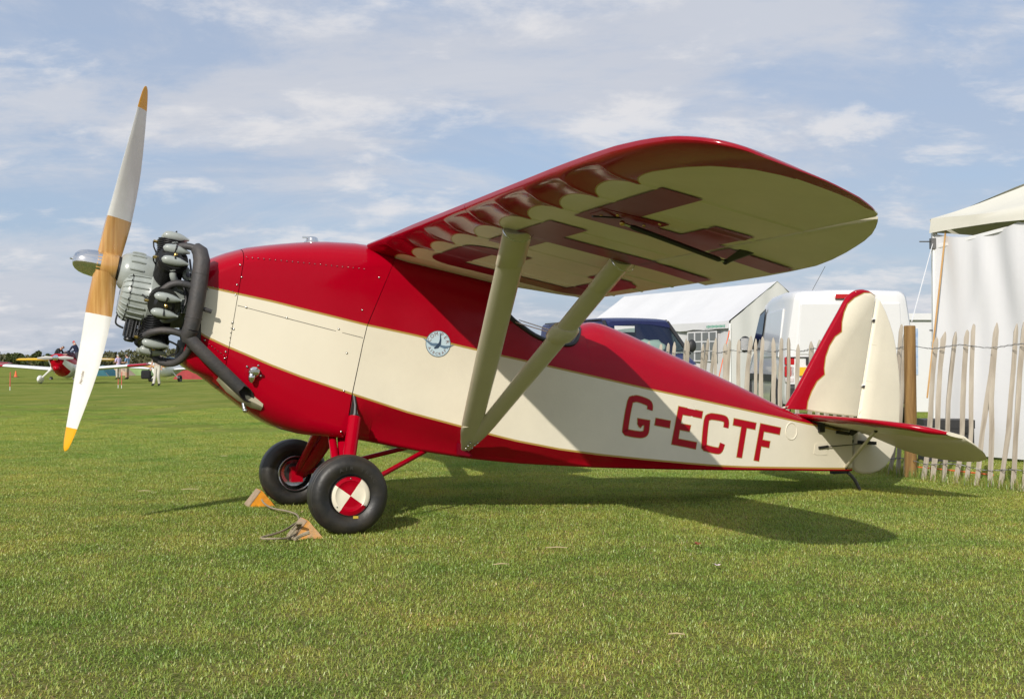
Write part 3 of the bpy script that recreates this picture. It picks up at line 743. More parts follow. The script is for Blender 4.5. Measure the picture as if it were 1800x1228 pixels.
mb.box(T(.43, -.04, .17), (.06, .06, .10), 0); mb.box(T(.43, -.13, .15), (.06, .05, .08), 1); mb.lathe([(0, .03), (.05, .03), (.06, .015)], T(.40, .03, .16), PV, 12, 1)
ih = mb.build('ignition_harness', [M['blackmet'], M['grey']], eng); ih['kind'] = 'stuff'

# exhaust: stubs into a fat collector, then the tail pipe
mb = MB()
cp = [T(.408, .172, .24), T(.428, .155, .265), T(.444, .11, .285), T(.450, .04, .295), T(.458, -.075, .30), T(.462, -.19, .295), T(.462, -.25, .285)]
mb.tube(cp, [.032, .041, .0435, .0435, .0435, .0425, .040], 20, 0)
for i in (3, 5): mb.tube([cp[i] + UPV * .003, cp[i] - UPV * .003], .0447, 20, 0)
mb.tube([T(.462, -.25, .285), T(.455, -.285, .275), T(.46, -.315, .262)], [.043, .040, .028], 16, 0)
mb.tube([T(.50, -.135, .30), T(.545, -.14, .30)], .011, 8, 0)
col_ = mb.build('exhaust_collector', M['exhaust'], AC)
def pipe(pts, r_, name='exhaust_stub'):
    mb = MB(); mb.tube(catmull(pts, 6), r_, 12); return mb.build(name, M['exhaust'], col_)
pipe([T(.33, .165, .21), T(.36, .172, .235), T(.40, .168, .255), T(.44, .14, .28)], .0185)
pipe([T(.275, -.125, .23), T(.285, -.085, .265), T(.32, -.045, .285), T(.37, -.03, .295), T(.44, -.035, .295)], .018)
pipe([T(.255, -.325, .18), T(.28, -.305, .225), T(.33, -.285, .25), T(.39, -.280, .265), T(.455, -.290, .27)], .0185)
pipe([T(.34, -.43, .04), T(.39, -.445, .09), T(.44, -.43, .14), T(.475, -.38, .19), T(.485, -.33, .235)], .019)
pipe([T(.32, -.40, -.14), T(.38, -.43, -.08), T(.44, -.43, .04), T(.47, -.40, .15)], .020)
for s_, uu in ((-.26, .10), (-.27, -.13)): pipe([T(.33, uu, s_ - .02), T(.40, uu, s_ - .03), T(.46, uu - .06, s_ + .05), T(.49, uu - .2, -.1)], .020)
mb = MB()
tp = [T(.452, -.285, .275), T(.50, -.325, .285), T(.62, -.405, .290), T(.70, -.455, .285), T(.775, -.503, .280)]
mb.tube(tp, .034, 18, 0, caps=False)
# slanted open end
d_ = (tp[-1] - tp[-2]).normalized(); n = 18; a_ = d_.cross(PV).normalized(); b_ = PV
ring = [tp[-1] + a_ * math.cos(2 * math.pi * k / n) * .034 + (PV - d_ * PV.dot(d_)).normalized() * math.sin(2 * math.pi * k / n) * .034 for k in range(n)]
pv = (PV - d_ * PV.dot(d_)).normalized()
slant = []
for k in range(n):
    s__ = math.sin(2 * math.pi * k / n); base_ = tp[-1] + a_ * math.cos(2 * math.pi * k / n) * .034 + pv * s__ * .034
    slant.append((base_ - d_ * .01, base_ + d_ * (.045 - s__ * .055), tp[-1] + (base_ - tp[-1]) * .86 + d_ * (.045 - s__ * .055), tp[-1] + (base_ - tp[-1]) * .86 - d_ * .10))
for q in range(3):
    mb.grid([[slant[k][q] for k in range(n)], [slant[k][q + 1] for k in range(n)]], 0 if q < 2 else 1, closed=True)
mb.add([s__[3] for s__ in slant], [tuple(range(n))], 1)
mb.build('tail_pipe', [M['exhaust'], M['seam']], AC)
# belly scoop and pale heat shield under the tail pipe
mb = MB()
rows = []
for t in range(13):
    k = t / 12; a0 = .46 + .46 * k; zc = interp(a0, [(.46, -.405), (.506, -.443), (.571, -.463), (.636, -.474), (.70, -.496), (.80, -.535), (.87, -.570), (.92, -.59)]); w_ = .20 - .03 * k
    up0 = interp(a0, [(.46, -.30), (.92, -.54)])
    rows.append([T(a0, up0, w_), T(a0, (up0 + zc) / 2, w_ * .99), T(a0, zc + .018, w_ * .92), T(a0, zc, w_ * .78), T(a0, zc - .006, 0), T(a0, zc, -w_ * .78), T(a0, zc + .018, -w_ * .92), T(a0, (up0 + zc) / 2, -w_ * .99), T(a0, up0, -w_)])
mb.grid(rows, mats=lambda i, j: 0); mb.add(rows[0], [tuple(range(9))], 1); mb.build('belly_scoop', [M['red'], M['seam']], AC)
mb = MB(); rows = []                                              # black cooling flap hanging below the scoop
for k in range(7):
    t = k / 6; a0 = .615 + .20 * t; z_ = interp(a0, [(.615, -.468), (.636, -.474), (.70, -.498), (.815, -.541)]); rows.append([T(a0, z_ - .004, .12), T(a0, z_ - .022 * math.sin(math.pi * t) ** .7 - .006, .10), T(a0, z_ - .022 * math.sin(math.pi * t) ** .7 - .006, -.10), T(a0, z_ - .004, -.12)])
mb.grid(rows); mb.build('cooling_flap', M['blackmet'], AC)
mb = MB(); rows = []
for t, (aft, top_, low_) in enumerate(((.655, -.445, -.478), (.72, -.490, -.530), (.79, -.515, -.565), (.86, -.525, -.588), (.915, -.548, -.596))):
    rows.append([T(aft, top_, .246), T(aft, (top_ + low_) / 2 - .004, .252), T(aft, low_, .222), T(aft, low_ - .004, .19)])
mb.grid(rows); mb.build('heat_shield', mat('olive_cream_shield', (.46, .43, .31), .25, coat=.2), AC)
mb = MB(); mb.tube([T(.82, -.575, .20), T(.83, -.605, .21)], .011, 10); mb.ball(T(.835, -.612, .212), .014); mb.build('drain_cock', M['polish'], AC)

# ------------------------------------------------------------------ wings
WZ0, WU0 = 1.4935, .145
def wplane(u, v): return WZ0 - math.tan(TH) * (u - WU0) + math.tan(R(.9)) * (v - .29)
LEt = [(0, 0.243), (3.2, 0.258), (3.35, 0.268), (3.457, 0.28), (3.53, 0.296), (3.576, 0.313), (3.62, 0.336), (3.656, 0.366), (3.685, 0.408), (3.7, 0.443), (3.706, 0.47)]
TEt = [(0, 0.95), (0.3, 1.03), (0.38, 1.16), (0.46, 1.32), (0.56, 1.425), (0.66, 1.447), (1.0, 1.452), (2.0, 1.452), (2.4, 1.446), (2.7, 1.418), (2.9, 1.37), (3.054, 1.317), (3.2, 1.262), (3.314, 1.21), (3.42, 1.145), (3.507, 1.078), (3.56, 1.01), (3.61, 0.925), (3.65, 0.82), (3.677, 0.73), (3.7, 0.56), (3.706, 0.49)]
RIBS = [.22 + .317 * k for k in range(10)]                     # 0.22 .. 3.07
HINGE = 1.088
def edge_f(v):
    if v < RIBS[-1]:
        k = max(0, min(8, int((v - RIBS[0]) / .317))); t = (v - RIBS[k]) / .317; t = min(max(t, 0), 1)
        x = (2 * t - 1); return .452 - .080 * math.sqrt(max(0, 1 - abs(x) ** 2.4))
    return interp(v, [(3.073, .452), (3.085, .420), (3.12, .395), (3.18, .380), (3.25, .382), (3.388, .415), (3.492, .466), (3.573, .556), (3.60, .64), (3.606, .70), (3.61, .72)])
def edge_r(v):
    return interp(v, [(3.0, 2.0), (3.45, 1.3), (3.535, 1.012), (3.575, .92), (3.595, .84), (3.604, .76), (3.61, .725)])
def tipk(v): return math.sqrt(max(.0, 1 - ((v - 2.6) / 1.108) ** 2)) if v > 2.6 else 1.0
def vq(v): return v if v < 2.5 else 2.5 + (v - 2.5) * .985
def sag(v):
    if v > 3.07 or v < .22: return 0.0
    k = min(8, int((v - .22) / .317)); t = (v - RIBS[k]) / .317
    return math.sin(math.pi * min(max(t, 0), 1)) ** .8
def low_z(u, v):
    du = u - interp(v, LEt); k = tipk(v)
    nose = .054 * k * (1 - math.sqrt(max(0, 1 - (1 - min(max(du, 0) / .13, 1)) ** 2)))
    prof = smooth01(du / .035) * (1 - smooth01((du - .07) / .15))
    rise = .0 * smooth01((v - 3.2) / .5) ** 2
    rib_ = min((abs(v - r_) for r_ in RIBS), default=1)
    tape = -.0034 if rib_ < .009 else 0
    return wplane(u, v) + nose + sag(v) * .019 * prof + rise + tape * (1 if du > .05 else 0)
def up_z(u, v):
    le, te = interp(v, LEt), interp(v, TEt); c_ = max(te - le, .05); t = min(max((u - le) / c_, 0), 1); k = tipk(v)
    s_ = 10 * (.2969 * math.sqrt(t) - .126 * t - .3516 * t * t + .2843 * t ** 3 - .1015 * t ** 4)
    rise = .0 * smooth01((v - 3.2) / .5) ** 2
    rk = .35 + .65 * smooth01((v - .2) / .9)
    return wplane(u, v) + .054 * k * (1 - t) ** 1.5 + .060 * k * rk * s_ + .004 + rise
def wing_cols(v0, v1):
    vs = set([round(v0, 4), round(v1, 4)])
    for r_ in RIBS:
        for d in (-.0135, -.008, .008, .0135): vs.add(round(r_ + d, 4))
        for t in (.06, .12, .2, .3, .4, .5, .6, .7, .8, .88, .94):
            if r_ < 3.0: vs.add(round(r_ + .317 * t, 4))
    for v in (3.10, 3.13, 3.16, 3.2, 3.25, 3.3, 3.35, 3.4, 3.44, 3.48, 3.51, 3.535, 3.555, 3.575, 3.59, 3.60, 3.605, 3.612, 3.625, 3.64, 3.656, 3.67, 3.685, 3.695, 3.70, 3.704, 3.706): vs.add(v)
    return sorted(v for v in vs if v0 - 1e-6 <= v <= v1 + 1e-6)
def make_wing(sg_):
    mb = MB()
    for v0, v1, ail in ((.20, 1.785, False), (1.789, 3.706, True)):
        lowr, upr = [], []
        cols_ = wing_cols(v0, v1)
        for v in cols_:
            le, te = interp(v, LEt), interp(v, TEt); end = min(te, HINGE) if ail else te
            b1 = min(edge_f(v), end); b1 = max(b1, le + .002); b2 = min(max(edge_r(v), b1), end)
            if v > 3.609: b1 = b2 = le + (end - le) * .6
            g_ = .006 if b2 - b1 > .02 else 0
            us = [le + (b1 - g_ - le) * t for t in (0, .012, .04, .09, .16, .25, .36, .48, .6, .72, .84, 1)]
            us += [b1]
            us += [b1 + (b2 - b1) * t for t in (.04, .12, .25, .4, .55, .7, .85, 1)]
            us += [b2 + (end - b2) * t for t in (.5, 1)]
            lowr.append([Q(u, sg_ * vq(v), low_z(u, v)) for u in us])
            uu = [le + (end - le) * t for t in (0, .006, .02, .05, .09, .14, .2, .25, .35, .5, .65, .8, .92, 1)]
            upr.append([Q(u, sg_ * vq(v), max(up_z(u, v), low_z(u, v) + .001)) if i else Q(u, sg_ * vq(v), low_z(u, v)) for i, u in enumerate(uu)])
        n1 = 11
        mb.grid(lowr, mats=lambda i, j: 0 if j < n1 else (1 if j == n1 else (2 if j <= n1 + 8 else (0 if cols_[i] > 3.53 else 2))))
        mb.grid(upr, mats=lambda i, j: 0 if (j < 7 or cols_[i] > 3.43) else 2)
        mb.grid([[a[-1], b[-1]] for a, b in zip(lowr, upr)], mats=lambda i, j: 0 if cols_[i] > 3.52 else 2)
        if ail: mb.add(lowr[-1] + upr[-1][::-1], [tuple(range(len(lowr[0]) + len(upr[0])))], 0)
        mb.add(lowr[0] + upr[0][::-1][:-1], [tuple(range(len(lowr[0]) + len(upr[0]) - 1))], 0 if not ail else 2)
    w = mb.build('wing', [M['wingred'], M['gold'], M['cream_fab']], AC, merge=2e-5, angle=42)
    # aileron, drooped a little
    mb = MB(); lowr, upr = [], []
    dz = lambda u: -.045 * max(0, u - 1.10)
    for v in [1.795, 1.9, 2.1, 2.3, 2.5, 2.7, 2.85, 3.0, 3.1, 3.2, 3.3, 3.38, 3.44, 3.478]:
        te = interp(v, TEt); us = [1.100 + (te - 1.100) * t for t in (0, .05, .2, .4, .6, .8, 1)]
        lowr.append([Q(u, sg_ * vq(v), low_z(u, v) + dz(u) - (.004 if i == 1 else 0)) for i, u in enumerate(us)])
        upr.append([Q(u, sg_ * vq(v), max(up_z(u, v), low_z(u, v) + .004) + dz(u)) for u in us])
    mb.grid(lowr); mb.grid(upr); mb.grid([[a[-1], b[-1]] for a, b in zip(lowr, upr)]); mb.grid([[a[0], b[0]] for a, b in zip(lowr, upr)])
    for e in (0, -1): mb.add(lowr[e] + upr[e][::-1], [tuple(range(14))])
    mb.build('aileron', M['cream_fab'], w, merge=2e-5)
    # under-wing letters as flat paint just below the fabric
    def flat(poly, step=.05):
        """split the letter into small cells so that it follows the surface"""
        mb = MB()
        for u0, u1, v0, v1 in poly:
            nu = max(1, int((u1 - u0) / step)); cuts = sorted(set([u0, u1] + [u0 + (u1 - u0) * k / nu for k in range(nu + 1)] + ([1.084, 1.100] if u0 < 1.084 and u1 > 1.1 else [])))
            nv = max(2, int((v1 - v0) / .03)); vv = sorted([v0 + (v1 - v0) * k / nv for k in range(nv + 1)])
            for a, b in zip(cuts, cuts[1:]):
                if abs(a - 1.084) < 1e-6 and abs(b - 1.1) < 1e-6 and v0 > 1.79: continue
                f = lambda u, v: Q(u, sg_ * vq(v), low_z(u, v) + (dz(u) - .003 if (u >= 1.0999 and v > 1.79) else 0) - .0045)
                mb.grid([[f(u, v) for v in vv] for u in (a, b)])
        return mb
    if sg_ > 0: words = [[(.49, 1.41, 2.395, 2.56), (.49, .65, 2.56, 3.115), (.88, 1.05, 2.56, 2.82)], [(.475, .645, 1.49, 2.20), (.645, 1.385, 1.78, 1.955)],
                         [(.62, 1.24, .56, .745), (.46, .625, .70, 1.19), (1.215, 1.375, .70, 1.22), (.56, .77, 1.15, 1.315), (1.125, 1.30, 1.19, 1.36)]]
    else: words = [[(.49, 1.41, 2.95, 3.11), (.49, .65, 2.4, 2.95), (1.2, 1.385, 2.4, 2.95), (.95, 1.2, 2.4, 2.56)], [(.86, 1.0, 1.6, 2.1)], [(.49, 1.40, 1.15, 1.315), (.49, .65, .6, 1.15), (.87, 1.03, .75, 1.15), (1.24, 1.40, .6, 1.15)]]
    for wd in words:
        mb = flat(wd)
        if sg_ > 0 and wd is words[2]:          # rounded corners of the C
            for (cu, cv, du_, dv_) in ((.62, .74, -1, -1), (1.22, .74, 1, -1)):
                for k in range(8):
                    a0, a1 = math.pi / 2 * k / 8, math.pi / 2 * (k + 1) / 8
                    P4 = [(cu, cv)] + [(cu + du_ * .16 * math.sin(a), cv + dv_ * .18 * math.cos(a)) for a in (a0, a1)]
                    mb.add([Q(u, sg_ * vq(v), low_z(u, v) - .0049) for u, v in P4], [(0, 1, 2)])
            for (cu, cv, du_) in ((.62, 1.18, -1), (1.22, 1.21, 1)):
                for k in range(8):
                    a0, a1 = math.pi / 2 * k / 8, math.pi / 2 * (k + 1) / 8
                    P4 = [(cu, cv)] + [(cu + du_ * .16 * math.sin(a), cv + .14 * math.cos(a)) for a in (a0, a1)]
                    mb.add([Q(u, sg_ * vq(v), low_z(u, v) - .0049) for u, v in P4], [(0, 1, 2)])
        mb.build('registration_letter', M['dkred'], w, smooth=False)
    # aileron horn, push rod and its hatch
    mb = MB(); f = lambda u, v, d: Q(u, sg_ * vq(v), wplane(u, v) - d)
    mb.prism([(.515, 2.49), (.515, 2.63), (.77, 2.66), (.77, 2.52)], f, .004, .0065, 1)
    mb.box(f(.60, 2.56, .008), (.22, .012, .006), 0, Matrix.Rotation(R(3), 3, 'Z'))
    for p in ((.55, 2.52), (.58, 2.60), (.72, 2.55), (.74, 2.64)): mb.ball(f(p[0], p[1], .007), .007, 2)
    mb.build('aileron_hatch', [M['blackmet'], M['dkred'], M['brass']], w)
    mb = MB(); a_, b_ = f(.62, 2.56, .024), f(1.119, 2.50, .050)
    e1, e2 = a_.lerp(b_, .07), a_.lerp(b_, .93)
    mb.tube([a_, e1], .006, 8, 1); mb.tube([e1, e1.lerp(b_, .04), e2, e2.lerp(b_, .3)], [.006, .0105, .0105, .006], 10, 0); mb.tube([e2, b_], .006, 8, 1); mb.ball(a_, .011, 2); mb.ball(b_, .012, 0)
    mb.build('aileron_push_rod', [M['blackmet'], M['steel'], M['brass']], w)
    mb = MB(); h_ = [f(1.135, 2.595, .0), f(1.20, 2.60, .0), f(1.132, 2.505, .048), f(1.119, 2.49, .060), f(1.108, 2.505, .048)]
    mb.add(h_ + [p + Vector((.012, .004, 0)) for p in h_], [tuple(range(5)), tuple(range(5, 10))[::-1]] + [(i, (i + 1) % 5, 5 + (i + 1) % 5, 5 + i) for i in range(5)])
    mb.build('aileron_horn', M['blackmet'], w, smooth=False)
    return w
wingP = make_wing(1); wingS = make_wing(-1)

# lift struts: streamlined tubes meeting in a cuff on the lower longeron
for s_ in (1, -1):
    bot = Q(.818, s_ * .235, .374)
    for nm, top, cw in (('front', Q(.487, s_ * 1.83, wplane(.487, 1.83) + .01), .066), ('rear', Q(1.035, s_ * 1.76, wplane(1.035, 1.76) + .01), .060)):
        mb = MB(); st0 = bot.lerp(top, .045); pts_ = [st0, bot.lerp(top, .10), bot.lerp(top, .16), bot.lerp(top, .5), bot.lerp(top, .88), top]
        mb.tube(pts_, [cw * .62, cw * .82, cw * .92, cw, cw, cw], 20, 0, flat=(1.0, .42), ref=(1, 0, 0))
        q = bot.lerp(top, .875); q2 = bot.lerp(top, 1.0)
        mb.tube([q, bot.lerp(top, .8765), q2], [cw * 1.0, cw * 1.05, cw * 1.05], 20, 0, flat=(1.0, .46), ref=(1, 0, 0))
        sob = mb.build('lift_strut', M['strut'], AC)
        mb = MB()
        for k in range(5):
            p = bot.lerp(top, .885 + .025 * k); mb.ball(p + Q(cw * .92, s_ * .012, 0), .005)
        mb.lathe([(0, cw * 1.06), (.004, cw * 1.10), (.008, cw * 1.06)], top - (top - bot).normalized() * .008, (top - bot), 20)
        sb_ = mb.build('strut_bolts', M['steel'], sob); sb_['kind'] = 'stuff'
        if nm == 'rear':
            jp = bot.lerp(top, .665); d = (top - bot).normalized(); mb = MB()
            mb.tube([jp - d * .055, jp - d * .04, jp, jp + d * .04, jp + d * .055], [.062, .076, .080, .076, .062], 16, flat=(1.0, .52), ref=(1, 0, 0))
            mb.tube([jp + Q(-.05, 0, 0), jp + Q(-.075, 0, .005)], [.022, .008], 10, flat=(1, .5)); mb.build('strut_clamp', M['strut'], AC)
            mb = MB()
            for dz_ in (0, .012): mb.tube([jp + Q(-.06, 0, dz_), Q(1.09 + dz_ * 2, s_ * .315, 1.105 + dz_)], .0035, 6)
            mb.build('bracing_rod', M['strut'], AC)
    mb = MB()                                                    # cuff with bolts where the two tubes meet
    tf, trr = Q(.487, s_ * 1.83, wplane(.487, 1.83) + .01), Q(1.035, s_ * 1.76, wplane(1.035, 1.76) + .01); rows = []
    for t, c_ in ((-.012, .020), (0, .030), (.03, .044), (.07, .066), (.115, .090), (.14, .101), (.150, .100), (.152, .092)):
        cc = (bot.lerp(tf, t) + bot.lerp(trr, t)) / 2
        rows.append([cc + Q(c_ * math.cos(2 * math.pi * k / 20), s_ * .030 * min(1, .55 + t * 5) * math.sin(2 * math.pi * k / 20) * (1 if abs(t) < .151 else .8), .12 * c_ * math.cos(2 * math.pi * k / 20)) for k in range(20)])
    mb.grid(rows, 0, closed=True); mb.add(rows[0], [tuple(range(20))], 0); mb.add(rows[-1], [tuple(range(20))], 0)
    cd = ((tf + trr) / 2 - bot).normalized(); nrm = Q(0, s_ * .8, -.55)
    for du, al in ((-.022, .055), (.012, .06), (-.018, .085), (.02, .09), (-.012, .115), (.03, .115)): mb.ball(bot + cd * al + Q(du, 0, 0) + nrm * .028, .0065, 1)
    mb.build('strut_foot', [M['strut'], M['steel']], AC)
    mb = MB(); pk = [Q(.76, s_ * (sidew(.76, .42) + .004), .42), Q(.765, s_ * (sidew(.765, .36) + .02), .350), Q(.86, s_ * (sidew(.86, .34) + .02), .335), Q(.80, s_ * (sidew(.8, .40) + .004), .40)]
    mb.add(pk + [p_ - Q(0, s_ * .02, 0) for p_ in pk], [(0, 1, 2, 3), (7, 6, 5, 4), (0, 1, 5, 4), (1, 2, 6, 5), (2, 3, 7, 6), (3, 0, 4, 7)]); mb.build('strut_bracket', M['dkred'], AC, smooth=False)

# ------------------------------------------------------------------ undercarriage
def wheel(s_, u0, v0):
    mb = MB(); c = Q(u0, s_ * v0, .200); ax = PV * s_
    prof = [(-.058, .105), (-.074, .122), (-.083, .148), (-.081, .170), (-.068, .187), (-.052, .197), (-.0495, .1935), (-.047, .199), (-.032, .2025), (-.0295, .1985), (-.027, .2030), (0, .204), (.027, .2030), (.0295, .1985), (.032, .2025), (.047, .199), (.0495, .1935), (.052, .197), (.068, .187), (.081, .170), (.083, .148), (.074, .122), (.058, .105)]
    mb.lathe(prof, c, ax, 56); wh = mb.build('wheel', M['rubber'], AC)
    mb = MB(); mb.lathe([(.050, .101), (.064, .103), (.068, .1005), (.060, .098)], c, ax, 40, 2)
    q = 40                                                       # quartered hub cap, dished rim
    prof = [(.062, .0985), (.066, .090), (.068, .078), (.064, .072), (.064, .05), (.066, .03), (.067, 0)]
    a_ = Vector((0, 0, 1)); b_ = ax.cross(a_)
    for i in range(len(prof) - 1):
        for k in range(q):
            w0, w1 = 2 * math.pi * k / q + R(9), 2 * math.pi * (k + 1) / q + R(9)
            def pt(t, r_, w): return c + ax * t + (a_ * math.cos(w) + b_ * math.sin(w)) * max(r_, 1e-4)
            quad = int(((k + .5) / q * 4 + .5) % 4)
            mb.add([pt(*prof[i], w0), pt(*prof[i], w1), pt(*prof[i + 1], w1), pt(*prof[i + 1], w0)], [(0, 1, 2, 3)], 0 if quad % 2 == 0 else 1)
    for w in (0, 2.2, 4.1): mb.ball(pt(.069, .088, w), .004, 2)
    mb.build('hub_cap', [M['red'], M['cream'], M['steel']], wh, merge=1e-5)
    mb = MB(); mb.lathe([(-.060, .112), (-.082, .110), (-.088, .105), (-.086, .099), (-.070, .092), (-.045, .080), (-.040, .050), (-.04, .02)], c, ax, 40, 0); mb.lathe([(-.03, .06), (-.06, .055), (-.062, .03), (-.085, .028), (-.086, 0)], c, ax, 24, 1)
    mb.build('brake_drum', [M['steel'], M['blackmet']], wh)
    mb = MB()                                                    # raised lettering on the tyre wall
    for i, ch_ in enumerate('AIR TRAC'):
        if ch_ == ' ': continue
        a = R(112 - i * 11.5); vs, fs, x0, x1 = glyph(ch_); cc = (x0 + x1) / 2; o = len(mb.v)
        for x, y in vs:
            x, y = (x - cc) * .030, y * .026
            px, py = x * math.sin(a) + (.132 + y) * math.cos(a), -x * math.cos(a) + (.132 + y) * math.sin(a)
            mb.v.append(tuple(c + Q(px, s_ * .0835, py)))
        for f in fs: mb.f.append(tuple(j + o for j in f)); mb.m.append(0)
    tl_ = mb.build('tyre_lettering', mat('scuffed_rubber', (.045, .042, .038), .7), wh, smooth=False); tl_['kind'] = 'stuff'
    if s_ > 0:
        mb = MB(); mb.box(c + Q(.025, .073, -.108), (.026, .003, .013)); mb.build('inspection_tag', mat('yellow_tag', (.55, .40, .05), .5), wh)
for s_ in (1, -1):
    wheel(s_, .015, .68)
    axl = Q(.015, s_ * .585, .196)
    mb = MB(); mb.tube([Q(.142, s_ * .335, .575), Q(.092, s_ * .43, .40), Q(.035, s_ * .56, .215)], [.036, .036, .030], 18, flat=(1.0, .8), ref=(1, 0, 0)); mb.build('main_leg', M['red'], AC)
    mb = MB(); mb.tube([Q(.142, s_ * .333, .57), Q(.150, s_ * .312, .64), Q(.146, s_ * .300, .69)], [.014, .010, .010], 8)
    mb.tube([Q(.142, s_ * .336, .565), Q(.144, s_ * .334, .595)], [.030, .022], 12); mb.build('shock_cord_rod', M['blackmet'], AC)
    mb = MB(); mb.tube([axl, Q(.03, s_ * .36, .34), Q(.055, s_ * .17, .475)], .022, 12); mb.build('axle_tube', M['red'], AC)
    mb = MB(); mb.tube([axl + Q(.03, 0, -.01), Q(.09, s_ * .36, .32), Q(.135, s_ * .16, .47)], [.036, .044, .046], 16, flat=(1.0, .5), ref=(1, 0, 0)); mb.build('faired_leg_tube', M['red'], AC)
    mb = MB(); mb.tube([axl + Q(.03, 0, 0), Q(.60, s_ * .16, .372)], .014, 10); mb.build('radius_rod', M['red'], AC)
    mb = MB(); mb.box(axl, (.07, .07, .09)); mb.tube([axl, Q(.015, s_ * .66, .196)], .02, 10); mb.ball(axl + Q(.02, -s_ * .03, .03), .03); mb.build('axle_fitting', M['red'], AC)

# ------------------------------------------------------------------ tail
def slab(poly, t_, mats_, name, parent, m_=0, bev=.5):
    mb = MB(); inner = offset_poly(poly, -t_ * bev)
    n = len(poly)
    e = [Q(u, 0, z) for u, z in poly]; a_ = [Q(u, t_, z) for u, z in inner]; b_ = [Q(u, -t_, z) for u, z in inner]
    mb.add(a_, [tuple(range(n))], m_); mb.add(b_, [tuple(range(n))[::-1]], m_)
    mb.grid([a_, [(p + q) / 2 + Q(0, t_ * .3, 0) for p, q in zip(a_, e)], e, [(p + q) / 2 - Q(0, t_ * .3, 0) for p, q in zip(b_, e)], b_], m_, closed=True)
    return mb.build(name, mats_, parent, merge=1e-5, angle=50)
SCL = [(3.878, 1.329), (3.825, 1.352), (3.773, 1.351), (3.692, 1.316), (3.634, 1.272), (3.605, 1.215), (3.587, 1.149), (3.584, 1.083), (3.53, 1.05), (3.484, .988), (3.452, .913), (3.44, .839), (3.444, .795), (3.382, .75), (3.337, .681), (3.308, .616), (3.299, .563)]
OUT = [(3.879, 1.331), (3.831, 1.36), (3.773, 1.370), (3.709, 1.361), (3.651, 1.324), (3.622, 1.286), (3.576, 1.215), (3.485, 1.082), (3.349, .876), (3.237, .70), (3.176, .607), (3.15, .585), (3.116, .577), (3.125, .570), (3.19, .566), (3.299, .560)]
hx = lambda z: 3.6225 + .197 * z                                 # hinge line
SCL = [(p.x, p.y) for i_ in range(len(SCL) - 1) for p in [Vector(SCL[i_]).lerp(Vector(SCL[i_ + 1]), q / 5) for q in range(5)]] + [SCL[-1]]
fin_out = OUT[:13] + [(3.125, .569), (3.20, .565), (3.30, .556), (3.45, .535), (hx(.505) - .004, .505), (hx(1.30) - .004, 1.30)]
fin = slab(fin_out, .021, [M['cream_fab']], 'fin', AC)
mb = MB()
for s_ in (1, -1):                                               # red scalloped leading edge with gold line
    o2 = []
    for (u, z) in SCL:
        o2.append(min(((a - u) ** 2 + (b - z) ** 2, (a, b)) for a, b in [(OUT[i][0] + (OUT[i + 1][0] - OUT[i][0]) * t / 10, OUT[i][1] + (OUT[i + 1][1] - OUT[i][1]) * t / 10) for i in range(len(OUT) - 1) for t in range(10)])[1])
    o2[-1] = (3.14, .569)
    for k_ in range(2, 9): o2[-k_] = tuple(Vector((3.14, .569)).lerp(Vector(o2[-9]), (k_ - 1) / 8))
    d = .0228 * s_
    g = [(u + .007, z - .004) for u, z in SCL]
    def toedge(k_, dist):
        (u, z), (a, b) = SCL[k_], o2[k_]; L_ = max(math.hypot(u - a, z - b), 1e-5); t = min(1, dist / L_); return a + (u - a) * t, b + (z - b) * t
    nS = range(len(SCL)); e1 = [toedge(k_, .013) for k_ in nS]; e2 = [toedge(k_, .005) for k_ in nS]
    mb.grid([[Q(u, d, z) for u, z in SCL], [Q((SCL[k_][0] + e1[k_][0]) / 2, d, (SCL[k_][1] + e1[k_][1]) / 2) for k_ in nS], [Q(u, d, z) for u, z in e1], [Q(u, d * .93, z) for u, z in e2], [Q(a + (a - u) / max(math.hypot(a - u, b - z), 1e-4) * .0035, 0, b + (b - z) / max(math.hypot(a - u, b - z), 1e-4) * .0035 + .001) for (a, b), (u, z) in zip(o2, SCL)]], 0)
    mb.grid([[Q(u, d * .98, z) for u, z in SCL], [Q(u, d * .98, z) for u, z in g]], 1)
mb.build('red_leading_edge', [M['red_fab'], M['gold']], fin, merge=1e-5, angle=60)
rud = [(hx(1.31) + .012, 1.315), (3.925, 1.297), (3.971, 1.221), (4.005, 1.145), (4.03, 1.078), (4.05, 1.0), (4.064, .915), (4.078, .82), (4.087, .722), (4.087, .63), (4.084, .547), (4.078, .44), (4.06, .34), (4.03, .254), (3.997, .20), (3.957, .159), (3.90, .130), (3.837, .116), (3.77, .117), (3.718, .130), (3.68, .16), (hx(.22) + .012, .22), (hx(.7) + .006, .7)]
rd = slab(rud, .019, [M['cream_fab']], 'rudder', AC, bev=.9)
mb = MB()
for z0, z1 in ((1.0, .99), (.75, .735)):
    mb.tube([Q(hx(z0) + .02, .0185, z0), Q(interp(z0, [(.7, 4.08), (1.1, 4.02)]), .012, z1 - .03)], .0025, 6)
for s_ in (1, -1): mb.tube([Q(3.73, s_ * .0185, .53), Q(4.07, s_ * .008, .86)], .002, 6)
mb.build('rudder_rib', M['cream_fab'], rd)
mb = MB()
for z in (1.17, .72): mb.tube([Q(hx(z) - .012, .02, z), Q(hx(z) + .012, .02, z)], .007, 8); mb.ball(Q(hx(z), .024, z - .008), .009, 1)
mb.tube([Q(hx(1.29), .0, 1.29), Q(hx(.52), 0, .52)], .006, 8)
mb.build('rudder_hinge', [M['whitepole'], M['blackmet']], rd)
